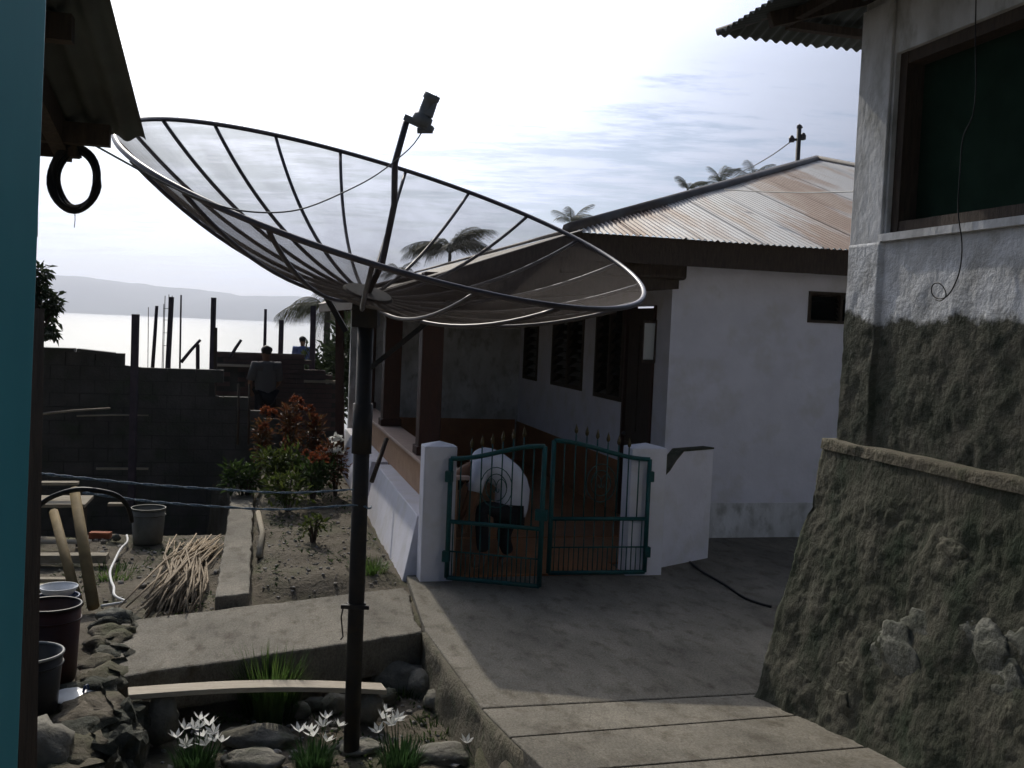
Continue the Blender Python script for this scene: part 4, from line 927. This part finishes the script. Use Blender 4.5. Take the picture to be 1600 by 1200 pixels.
tuft('sparse weeds at the base of the yard edge corner', onground(-.62, -1.75), 120, .18, .16, 4, 'leaf')
tuft('low weeds under the ramp edge by the lilies', onground(-.5, -2.45), 140, .12, .2, 5, 'leaf')
tuft('weeds growing at the foot of the rock wall by the plank end', onground(-2.45, -2.0), 120, .16, .14, 6, 'leaf')
def lily_flower():
    mb = MB()
    for k in range(6):
        an = k * math.pi / 3; d = Vector((math.cos(an), math.sin(an), .75)); s = Vector((-math.sin(an), math.cos(an), 0)); 
        p0 = Vector((0, 0, 0)); p1 = d * .022 + s * .010; p2 = d * .022 - s * .010; p3 = Vector((math.cos(an) * .042, math.sin(an) * .042, .036))
        mb.add([p0, p1, p3, p2], [(0, 1, 2, 3)])
    return mb
fl_me = lily_flower().mesh('flower', 'petal_white')
def lily(label, gx, gy, flowers, seed, h=.24):
    at = G(gx, gy, -.40); t = thing('rain_lily', label, 'flower', at, 0, 'clumps of white rain lilies'); rnd = random.Random(seed); mb = MB()
    for _ in range(330):
        an = rnd.uniform(0, 6.28); r = .11 * math.sqrt(rnd.random()); d = Vector((math.cos(an) * rnd.uniform(0, .35), math.sin(an) * rnd.uniform(0, .35), 1)); mb.blade((math.cos(an) * r, math.sin(an) * r, -.03), d, h * rnd.uniform(.6, 1.1), .009, h * rnd.uniform(.02, .3))
    mb.build('leaves', 'lily_leaf', t, fix=False)
    for (x, y) in flowers:
        w = P(x, y + 4, at.y + rnd.uniform(-.09, .09)) - at; MB().tube([(w.x * .3, w.y * .3, -.02), (w.x * .8, w.y * .8, w.z * .55), w], .0028, 4).build('stem', 'lily_leaf', t)
        o = link('flower', fl_me, t, w); o.rotation_euler = (rnd.uniform(-.5, .5), rnd.uniform(-.5, .5), rnd.uniform(0, 3)); s = rnd.uniform(.85, 1.15) * 1.3; o.scale = (s, s, s)
lily('fullest white rain lily clump, leftmost of the four', 306, 1205, [(313, 1121), (288, 1136), (276, 1149), (290, 1161), (303, 1135), (312, 1133), (327, 1130), (334, 1142), (336, 1155), (322, 1161), (346, 1156), (318, 1147)], 1)
lily('white rain lily clump just left of the dish pole foot', 490, 1203, [(510, 1119), (504, 1131), (484, 1139), (468, 1140), (490, 1147), (510, 1155), (529, 1131)], 2)
lily('white rain lily clump right of the dish pole foot', 626, 1203, [(602, 1108), (597, 1119), (617, 1123), (612, 1128), (591, 1141), (622, 1118)], 3, .26)
lily('sparse lily clump with a single raised bloom by the ramp edge', 768, 1205, [(768, 1128), (729, 1157), (762, 1181)], 4, .22)
def stone(label, x, y, r, seed, m='stone', z=-.41, name='stone', cat='stone', group='stones in the flower garden'):
    g = G(x, y, z); return tag(MB().rock((0, 0, r[2] * .55), r, seed, 3, .3).build(name, m, loc=g, smooth=True), label, cat, group)
stone('rounded boulder between plank end and yard corner', 628, 1075, (.20, .14, .13), 1)
stone('pale stone in front of the plank beside the dish pole', 462, 1118, (.10, .08, .06), 2)
stone('flat pale stone leaning under the middle of the plank', 495, 1106, (.13, .07, .05), 3)
stone('dark stone propping the plank left of the dish pole', 522, 1112, (.10, .09, .09), 4)
stone('broad flat stone between the two left lily clumps', 405, 1160, (.24, .16, .07), 5)
stone('flat slab stone at the bottom edge right of the leftmost lilies', 395, 1196, (.22, .13, .06), 9)
stone('mossy stone under the yard corner', 660, 1085, (.13, .12, .12), 6)
stone('small stone by the right end of the plank', 604, 1098, (.08, .07, .08), 7)
stone('flat pale stone at the bottom between pole and ramp lilies', 700, 1185, (.24, .15, .06), 8)
stone('white pebble lying against the ramp edge', 797, 1168, (.06, .05, .04), 10, 'stone_pale')
stone('stone wedged between lilies and ramp wall', 690, 1105, (.15, .12, .09), 11)
stone('flat stone around the foot of the dish pole', 560, 1172, (.17, .12, .035), 12)
stone('rough pale boulder at the lower left corner', 55, 1195, (.22, .2, .16), 13, 'stone', -.05)
plk = MB(); p, q = G(200, 1088, -.07), G(600, 1080, -.20)
d = (q - p); n = 10
for i in range(n): pass
vs = []
for i in range(n + 1):
    c = p + d * (i / n) + Vector((0, 0, .035 * math.sin(math.pi * i / n))); s = Vector((-d.y, d.x, 0)).normalized() * .075
    vs += [c - s, c + s, c + s + Vector((0, 0, .035)), c - s + Vector((0, 0, .035))]
fs = [(0, 1, 2, 3), tuple(4 * n + k for k in (3, 2, 1, 0))] + [(4 * i + k, 4 * i + (k + 1) % 4, 4 * i + 4 + (k + 1) % 4, 4 * i + 4 + k) for i in range(n) for k in range(4)]
plk.add(vs, fs); tag(bevel(plk.build('plank', 'wood_pale'), .004), 'long pale plank bridging the low garden behind the lilies', 'plank')
for i, k in enumerate((.12, .93)):
    w_ = p + d * k; tag(MB().rock((0, 0, 0), (.13, .10, (w_.z + .43) / 2), 20 + i, 3, .2).build('stone', 'stone', loc=(w_.x, w_.y, (w_.z - .41) / 2), smooth=True), 'stone carrying the %s end of the long pale plank' % ('left' if i == 0 else 'right'), 'stone', 'stones in the flower garden')

# rock retaining wall at left with loose rocks
rw = thing('rock_wall', 'dark rough rock wall holding the terrace left of the flower garden', 'wall', O, TH)
mb = MB(); nb, nz = 70, 18; w = nz + 1
for i in range(nb + 1):
    b = -.9 - 4.4 * i / nb
    for j in range(nz + 1):
        z = -.5 + .53 * j / nz; p_ = Vector((1, b, z)); a = -2.60 + .10 * (1 - j / nz) + .11 * noise.fractal(p_ * 3.2, .8, 2, 5) + .09 * (noise.cell(p_ * 4 + Vector((noise.noise(p_ * 2), 0, 0))) - .5)
        a += .10 * ss(-b, 2.2, 3.4)
        mb.v.append((a, b, z + .02 * noise.noise(p_ * 5)))
for i in range(nb):
    for j in range(nz): mb.f.append((i * w + j, i * w + j + 1, (i + 1) * w + j + 1, (i + 1) * w + j))
mb.build('face', 'rock_dark', rw, smooth=False)
rnd = random.Random(8)
for i in range(17):
    b = -.95 - i * .25 + rnd.uniform(-.05, .05); MB().rock((0, 0, 0), (rnd.uniform(.12, .19), rnd.uniform(.15, .24), rnd.uniform(.06, .08)), i + 30, 3, .5).build('rock', 'soil' if i % 3 else 'rock_dark', rw, True, loc=(-2.72 + rnd.uniform(-.04, .04) + .05 * ss(-b, 2.2, 3.4), b, -.035))
for i in range(12):
    b = -1.3 - i * .3 + rnd.uniform(-.1, .1); MB().rock((0, 0, 0), (.11, .18, rnd.uniform(.11, .17)), i + 60, 3, .6).build('rock', 'rock_dark', rw, loc=(-2.50 + rnd.uniform(-.03, .04) + .08 * ss(-b, 2.2, 3.4), b, rnd.uniform(-.36, -.15)))

# ------------------------------------------------------------------ buckets, bowl, lid
def bucket(name, label, at, r, h, body, group, rim='rim_grey'):
    t = thing(name, label, 'bucket', at, 0, group)
    MB().lathe([(0, 0), (r * .82, 0), (r * .86, .02), (r, h), (r * .97, h), (r * .83, .03), (0, .03)], 32).build('body', body, t, True)
    MB().tube([(r * math.cos(k * math.pi / 20), r * math.sin(k * math.pi / 20), h) for k in range(40)], .009, 8, True).build('rim', rim, t, True)
    MB().tube([(r * 1.0 * math.cos(k * math.pi / 20), r * 1.0 * math.sin(k * math.pi / 20), h * .82) for k in range(40)], .006, 6, True).build('band', body, t, True)
    return t
g1 = G(40, 1112, -.03); bucket('bucket', 'nearer black bucket with worn pale rim at lower left', g1, .205, .36, 'black_plastic', 'buckets on the terrace')
g2 = G(78, 1062, -.03); bucket('bucket', 'brown red drum bucket with black rim behind the black bucket', g2, .185, .50, 'red_plastic', 'buckets on the terrace', 'black_plastic')
g3 = G(90, 1008, -.03); t3 = bucket('bucket', 'dark blue bucket under the white bowl', g3, .14, .36, 'enamel_blue', 'buckets on the terrace', 'enamel_blue')
bw = thing('bowl', 'white enamel bowl resting on the dark blue bucket', 'bowl', g3 + Vector((0, 0, .368)))
MB().lathe([(0, 0), (.075, 0), (.10, .02), (.128, .062), (.131, .062), (.104, .016), (.07, .008), (0, .008)], 32).build('body', 'enamel', bw, True)
MB().tube([(.13 * math.cos(k * math.pi / 16), .13 * math.sin(k * math.pi / 16), .063) for k in range(32)], .004, 6, True).build('rim', 'enamel', bw, True)
g4 = G(120, 1084, .0)
ld = thing('pan_lid', 'white enamel pan lid with dark handle lying on the ground', 'lid', g4 + Vector((0, 0, -.01)))
MB().lathe([(0, .035), (.06, .032), (.12, .018), (.155, .004), (.158, 0), (0, 0)], 32).build('disc', 'enamel', ld, True)
MB().tube([(.05, -.03, .025), (.055, -.01, .065), (.06, .01, .065), (.065, .03, .025)], .008, 7).build('handle', 'enamel_blue', ld, True)
g5 = G(231, 840, 0); bucket('bucket', 'grey metal bucket standing by the dark pit edge', g5 + Vector((0, 0, -.06)), .175, .38, 'drum_grey', 'buckets by the pit', 'drum_grey')

# ------------------------------------------------------------------ sticks, stakes, boards on the terrace
bun = thing('palm_rib_bundle', 'bundle of dry palm ribs lying beside the garden kerb', 'bundle', L(-2.33, .55, -.06), TH)
rnd = random.Random(3); rib = []
for k in range(3):
    rib.append(MB().tube([(0, -1.35, 0), (.03 * k, -.6, .03), (-.03, .3, .02), (.04, 1.4, -.01)], [.007, .010, .010, .006], 5).mesh('rib', 'dry', True))
for i in range(90):
    o = link('rib', rib[i % 3], bun, (rnd.gauss(0, .095), rnd.uniform(-.2, .3), .02 + abs(rnd.gauss(0, .05)))); o.rotation_euler = (rnd.uniform(-.02, .02), 0, rnd.gauss(-.05, .07)); o.scale = (1, rnd.uniform(.7, 1.0), 1)
def stake(label, x0, y0, x1, y1, b0, b1, w):
    p = WB(x0, y0, b0); q = WB(x1, y1, b1); return tag(MB().tube([q, q * .5 + p * .5, p], [w, w * .95, w * .9], 8).build('stake', 'bamboo', smooth=True), label, 'stake', 'leaning stakes')
stake('left leaning bamboo stake by the red brick', 84, 800, 122, 945, .4, -.6, .045)
stake('right leaning bamboo stake crossing the hose arch', 116, 765, 146, 948, .4, -.6, .05)
def board(label, x0, x1, y, z, dep, th, m='wood_grey', tilt=0):
    p, q = G(x0, y, z), G(x1, y + tilt, z); v_ = (q - p); o = MB(); s = Vector((-v_.y, v_.x, 0)).normalized() * dep
    o.add([p, q, q + s, p + s, p + Vector((0, 0, -th)), q + Vector((0, 0, -th)), q + s + Vector((0, 0, -th)), p + s + Vector((0, 0, -th))], [(0, 1, 2, 3), (7, 6, 5, 4), (0, 4, 5, 1), (1, 5, 6, 2), (2, 6, 7, 3), (3, 7, 4, 0)])
    return tag(bevel(o.build('board', m), .004), label, 'board', 'boards at the left of the terrace')
board('wide worn board of the low bench, edge in light', 20, 133, 788, .42, .55, .035)
board('upper back board above the bench', 20, 122, 754, .60, .12, .03)
board('pale board lying behind the stakes', 40, 140, 846, .05, .10, .03, 'wood_pale')
board('longer board on the soil ahead of the pale board', 30, 166, 868, .06, .14, .075)
board('short board by the white bowl', 35, 102, 905, .05, .08, .03)
board('short pale board touching the white bowl', 35, 100, 914, .06, .05, .03, 'wood_pale')
board('flat offcut at the pit edge beside the grey bucket', 168, 193, 787, .30, .10, .03)
board('narrow board on posts in the dark pit', 150, 232, 731, .2, .05, .03)
board('small pale batten in the dark pit', 172, 200, 711, .25, .05, .03, 'wood_pale')
for i, (x, y) in enumerate(((45, 792), (120, 792))):
    q = G(x, y, .385); tag(MB().box(-.04, .04, -.04, .04, 0, .435).build('bench_leg', 'wood_dark', loc=(q.x, q.y + .12, -.052)), '%s stub leg holding up the low bench board' % ('left' if i == 0 else 'right'), 'leg', 'bench stub legs')
bq = G(157, 832, .02); bo = tag(bevel(MB().box(-.11, .11, -.05, .05, 0, .065).build('loose_brick', 'brick', loc=bq + Vector((0, 0, -.06))), .004), 'single red brick lying at the dark pit edge', 'brick'); bo.rotation_euler = (0, 0, .1)
bq = G(182, 836, .02); tag(MB().rock((0, 0, .03), (.05, .04, .04), 71, 2, .3).build('stone', 'stone_pale', loc=bq + Vector((0, 0, -.06)), smooth=True), 'small pale stone next to the red brick', 'stone')
hp = [(198, 838), (199, 848), (188, 860), (178, 880), (172, 895), (174, 910), (178, 920), (178, 930), (184, 936), (196, 942), (175, 946), (158, 949)]
tag(MB().tube(smooth_path([G(x, y, .0) + Vector((0, 0, .01)) for x, y in hp]), .012, 7).build('cord', 'rope_white', smooth=True), 'white cord curving over the soil left of the palm ribs', 'cord')
st1 = G(178, 962, .02); tag(MB().rock((0, 0, 0), (.16, .10, .06), 77, 3, .3).build('stone', 'stone_pale', loc=st1, smooth=True), 'flat pale stone at the far end of the rock wall', 'stone')
dr = G(384, 868, .02); tag(MB().tube([L(-1.66, 1.0, .04), L(-1.62, 1.9, .09), L(-1.66, 2.8, .14)], [.035, .03, .03], 7).build('log', 'wood_grey', smooth=True), 'short weathered log lying along the garden kerb', 'log')
tp_ = G(384, 876, .03); 
pk = tag(MB().tube([WB(581, 752, 2.1), WB(604, 686, 2.6)], [.028, .028], 8).build('leaning_stick', 'wood_dark', smooth=True), 'dark stick leaning against the veranda parapet behind the pole', 'stick')
# pebbles and litter on the bed: stuff
mb = MB(); rnd = random.Random(14)
for i in range(420):
    a = rnd.uniform(-1.68, -.42); b = rnd.uniform(-.05, 4.2) if i % 4 else rnd.uniform(-.1, 1.5); r = abs(rnd.gauss(.004, .008)) + .004
    w_ = L(a, b, ground_z(a, b) + r * .3); mb.rock(w_, (r, r * rnd.uniform(.6, 1.2), r * .6), i, 1, .4)
for i in range(260):
    a = rnd.uniform(-2.7, -1.98) if i % 2 else rnd.uniform(-3.6, -2.7); b = rnd.uniform(-.7, 2.3); r = abs(rnd.gauss(.008, .01)) + .005
    w_ = L(a, b, ground_z(a, b) + r * .3); mb.rock(w_, (r, r * rnd.uniform(.6, 1.2), r * .6), i + 900, 1, .4)
for i in range(260):
    a = rnd.uniform(-2.35, -.45); b = rnd.uniform(-3.4, path_near(a)); r = abs(rnd.gauss(.008, .012)) + .005
    w_ = L(a, b, ground_z(a, b) + r * .3); mb.rock(w_, (r, r * rnd.uniform(.6, 1.2), r * .6), i + 1900, 1, .4)
o = mb.build('gravel', 'litter', fix=False); o['kind'] = 'stuff'; o['label'] = 'scattered pebbles and litter on the garden soil'; o['category'] = 'gravel'
mb = MB()
for i in range(900):
    a = rnd.uniform(-1.68, -.42); b = rnd.uniform(.0, 4.6)
    if noise.noise(Vector((a * 2, b * 1.5, 3))) < .05: continue
    w_ = L(a, b, ground_z(a, b)); an = rnd.uniform(0, 6.28); mb.leaf(w_, (math.cos(an), math.sin(an), rnd.uniform(.1, 1.2)), (0, 0, 1), rnd.uniform(.03, .08), rnd.uniform(.015, .03))
for i in range(700):
    a = rnd.uniform(-3.8, -1.98); b = rnd.uniform(-.8, 2.4)
    if noise.noise(Vector((a * 1.6, b * 1.3, 8))) < .08: continue
    w_ = L(a, b, ground_z(a, b)); an = rnd.uniform(0, 6.28); mb.leaf(w_, (math.cos(an), math.sin(an), rnd.uniform(.1, 1.2)), (0, 0, 1), rnd.uniform(.03, .08), rnd.uniform(.01, .025))
for i in range(1500):
    a = rnd.uniform(-2.5, -.4); b = rnd.uniform(-3.6, path_near(a) + .05) if i % 3 else path_near(a) - abs(rnd.gauss(.06, .06))
    if noise.noise(Vector((a * 2.3, b * 2, 12))) < .12 and b < path_near(a) - .2: continue
    w_ = L(a, b, ground_z(a, b)); an = rnd.uniform(0, 6.28); mb.leaf(w_, (math.cos(an), math.sin(an), rnd.uniform(.2, 1.5)), (0, 0, 1), rnd.uniform(.03, .07), rnd.uniform(.012, .03))
o = mb.build('ground_cover', 'leaf', fix=False); o['kind'] = 'stuff'; o['label'] = 'thin weeds and seedlings creeping over the garden soil'; o['category'] = 'weeds'
# cable lying on the yard
tag(MB().tube(smooth_path([L(*loc(G(x, y, .012))) for x, y in ((1078, 878), (1095, 892), (1130, 912), (1165, 935), (1205, 948))]), .012, 6).build('ground_cable', 'black', smooth=True), 'black cable lying across the shaded yard towards the stone base', 'cable')

# ------------------------------------------------------------------ people
def skin(name, verts, edges, m, parent, root=0, sub=1):
    me = bpy.data.meshes.new(name); me.from_pydata([v[:3] for v in verts], edges, []); me.materials.append(M[m])
    o = link(name, me, parent); sk = o.modifiers.new('skin', 'SKIN'); 
    if not me.skin_vertices: 
        bm = bmesh.new(); bm.from_mesh(me); bm.verts.layers.skin.verify(); bm.to_mesh(me); bm.free()
    for i, v in enumerate(verts): me.skin_vertices[0].data[i].radius = (v[3], v[3] if len(v) < 5 else v[4]); me.skin_vertices[0].data[i].use_root = (i == root)
    sk.use_smooth_shade = True; ms = o.modifiers.new('sub', 'SUBSURF'); ms.levels = sub; ms.render_levels = sub + 1
    return o
def hand_chain(vs, es, wrist_i, wrist, d, side, k=1.0):
    d = d.normalized(); side = side.normalized(); pal = wrist + d * .06 * k; vs.append((*pal, .024, .016)); pi = len(vs) - 1; es.append((wrist_i, pi))
    curl = d.cross(side).normalized()
    for f, (o, l) in enumerate(((-.027, .066), (-.009, .078), (.009, .073), (.027, .058))):
        a = pal + d * .035 * k + side * o * k; b = a + d * l * .5 * k + curl * .006; c = b + d * l * .45 * k + curl * .022
        n = len(vs); vs += [(*a, .0095), (*b, .0085), (*c, .007)]; es += [(pi, n), (n, n + 1), (n + 1, n + 2)]
    a = wrist + d * .035 * k + side * .032 * k; b = a + d * .03 * k + side * .022 * k; n = len(vs); vs += [(*a, .011), (*b, .008)]; es += [(pi, n), (n, n + 1)]
def person_from(label, joints, base, shirt, trousers, sleeve=True):
    """joints: dict of world points"""
    t = thing('person', label, 'person', base); J = {k: v - base for k, v in joints.items()}
    vs = []; es = []; ix = {}
    def V(k, r, r2=None): vs.append((*J[k], r, r2 or r)); ix[k] = len(vs) - 1
    V('pelvis', .095, .085); V('spine', .085, .075); V('chest', .09, .075); V('neck', .05); V('head', .075, .085); V('crown', .062, .07)
    for a, b in (('pelvis', 'spine'), ('spine', 'chest'), ('chest', 'neck'), ('neck', 'head'), ('head', 'crown')): es.append((ix[a], ix[b]))
    for s in 'lr':
        V('sho' + s, .045); V('elb' + s, .042); V('wri' + s, .028); es += [(ix['chest'], ix['sho' + s]), (ix['sho' + s], ix['elb' + s]), (ix['elb' + s], ix['wri' + s])]
        dd = J['wri' + s] - J['elb' + s]; hand_chain(vs, es, ix['wri' + s], J['wri' + s], dd, dd.cross(Vector((0, .3, 1))) if dd.cross(Vector((0, .3, 1))).length > .01 else Vector((1, 0, 0)))
        V('hip' + s, .085); V('kne' + s, .058); V('ank' + s, .04); V('toe' + s, .032); es += [(ix['pelvis'], ix['hip' + s]), (ix['hip' + s], ix['kne' + s]), (ix['kne' + s], ix['ank' + s]), (ix['ank' + s], ix['toe' + s])]
    skin('body', vs, es, 'skin', t)
    # clothes: looser shells over the same joints
    tp2 = smooth_path([J['pelvis'].lerp(J['spine'], -.25), J['spine'], J['chest'], J['chest'].lerp(J['neck'], .6), J['neck']], 4); rr = []
    for i_ in range(len(tp2)): k = i_ / (len(tp2) - 1); rr.append((.165 + .015 * math.sin(k * 5)) if k < .72 else .165 * math.sqrt(max(.10, 1 - ((k - .72) / .28) ** 2 * .9)))
    sh = MB().tube(tp2, rr, 18); lat = (J['shor'] - J['shol']).normalized()
    fl = (J['neck'] - J['pelvis']).normalized().cross(lat).normalized(); sh.v = [tuple(Vector(v_) - fl * .28 * min(((Vector(v_) - p_).dot(fl) for p_ in tp2), key=abs)) for v_ in sh.v]
    for s_ in 'lr':
        a_, b_ = J['sho' + s_], J['elb' + s_]; sh.tube([J['chest'].lerp(a_, .45), a_, a_.lerp(b_, .45), a_.lerp(b_, .85)], [.11, .092, .075, .07], 12)
    sh.v = [tuple(Vector(v_) + Vector((1, 1, 1)) * wob(v_, .008, 9, 2)) for v_ in sh.v]
    sh.build('shirt', shirt, t, True)
    tv = [(*J['pelvis'], .15, .135)]; te = []
    for s in 'lr':
        n = len(tv); tv += [(*J['hip' + s], .10), (*J['kne' + s], .078), (*J['kne' + s].lerp(J['ank' + s], .85), .062)]; te += [(0, n), (n, n + 1), (n + 1, n + 2)]
    skin('trousers', tv, te, trousers, t, 0)
    hd = J['head']; cr = J['crown']; ax = (cr - hd).normalized()
    # hair cap, ears, nose, eyes on the head
    fwd = joints.get('face', joints['head'] + Vector((0, -1, 0))) - joints['head']; fwd = (fwd - ax * fwd.dot(ax)).normalized(); sd = ax.cross(fwd)
    hm = MB()
    hm.rock((0, 0, 0), (.092, .092, .082), 4, 3, .12); hm.v = [tuple(cr - ax * .01 - fwd * .022 + Vector(p_)) for p_ in hm.v]
    hm.build('hair', 'hair', t, True)
    for s in (-1, 1): MB().rock(hd + sd * .082 * s + ax * .02, (.012, .02, .03), 2, 1, .1).build('ear', 'skin', t, True); MB().rock(hd + fwd * .076 + sd * .03 * s + ax * .035, (.012, .012, .009), 2, 1, 0).build('eye', 'hair', t, True)
    MB().rock(hd + fwd * .088 + ax * .012, (.014, .014, .022), 2, 1, .1).build('nose', 'skin', t, True)
    MB().rock(hd + fwd * .080 - ax * .028, (.022, .010, .006), 2, 1, .1).build('mouth', 'brick', t, True)
    return t
bb = .36
def jb_(x, y, db=0): return WB(x, y, bb + db)
zf = .03
j = dict(pelvis=jb_(797, 792), spine=jb_(801, 750), chest=jb_(770, 727), neck=jb_(737, 727), head=jb_(721, 742), crown=jb_(713, 757),
         shol=jb_(748, 728, .17), elbl=jb_(736, 768, .2), wril=jb_(724, 800, .12), shor=jb_(750, 732, -.17), elbr=jb_(741, 775, -.2), wrir=jb_(731, 808, -.14),
         hipl=jb_(797, 802, .10), hipr=jb_(795, 804, -.10), face=jb_(738, 762))
def on_floor(x, b, z): q = LB(x, 860, b); return L(q.x, b, z)
j['kner'] = jb_(752, 790, -.16); j['ankr'] = on_floor(756, bb - .16, .13); j['toer'] = on_floor(738, bb - .16, .09)
j['knel'] = jb_(786, 840, .10); j['ankl'] = on_floor(797, bb + .1, .11); j['toel'] = on_floor(780, bb + .1, .065)
person_from('person in white shirt bending over just inside the gate', j, L(LB(790, 860, bb).x, bb, .03), 'shirt', 'cloth_dark')
def standing(label, x, ytop, b, shirt, h=1.65, turn=0, base_z=None):
    q = LB(x, ytop, b); bz = q.z - h; base = L(q.x, b, bz); c, s_ = math.cos(turn), math.sin(turn)
    def at(f, sdx, z): return base + hu * (sdx * c - f * s_) + hv * (f * c + sdx * s_) + Vector((0, 0, z * h))
    j = dict(pelvis=at(0, 0, .53), spine=at(.02, 0, .64), chest=at(0, 0, .76), neck=at(.01, 0, .85), head=at(.03, 0, .905), crown=at(.02, 0, .965), face=at(.5, 0, .9))
    for n, sg in (('l', -1), ('r', 1)):
        j['sho' + n] = at(0, sg * .19, .80); j['elb' + n] = at(.06, sg * .25, .63); j['wri' + n] = at(.20, sg * .18, .55); j['hip' + n] = at(0, sg * .09, .50); j['kne' + n] = at(.03, sg * .10, .27); j['ank' + n] = at(0, sg * .10, .06); j['toe' + n] = at(.14, sg * .11, .028)
    return person_from(label, j, base, shirt, 'cloth_dark')
standing('worker in grey shirt standing at the brick wall, back turned', 417, 541, 7.95, 'shirt_grey', 1.62, .3)
standing('worker in blue shirt beyond the brick wall under the palm', 473, 526, 17.5, 'shirt_blue', 1.62, -.4)

def scaffold():
    q = LB(473, 526, 17.5); top = q.z - 1.62; g = ground_z(q.x, 17.5); t = thing('scaffold', 'rough timber scaffold carrying the blue-shirted worker', 'scaffold', L(q.x, 17.5, g), TH); h = top - g
    for y in (-.3, -.1, .1, .3): MB().box(-.9, .9, y - .09, y + .09, h - .045, h - .005).build('plank', 'wood_grey', t)
    for x in (-.75, .75):
        for y in (-.32, .32): MB().tube([(x, y, -.2), (x, y, h - .1)], .045, 8).build('leg', 'timber_post', t, True)
        MB().bar((x, -.42, h - .075), (x, .42, h - .075), .05, .055).build('bearer', 'timber_post', t)
scaffold()
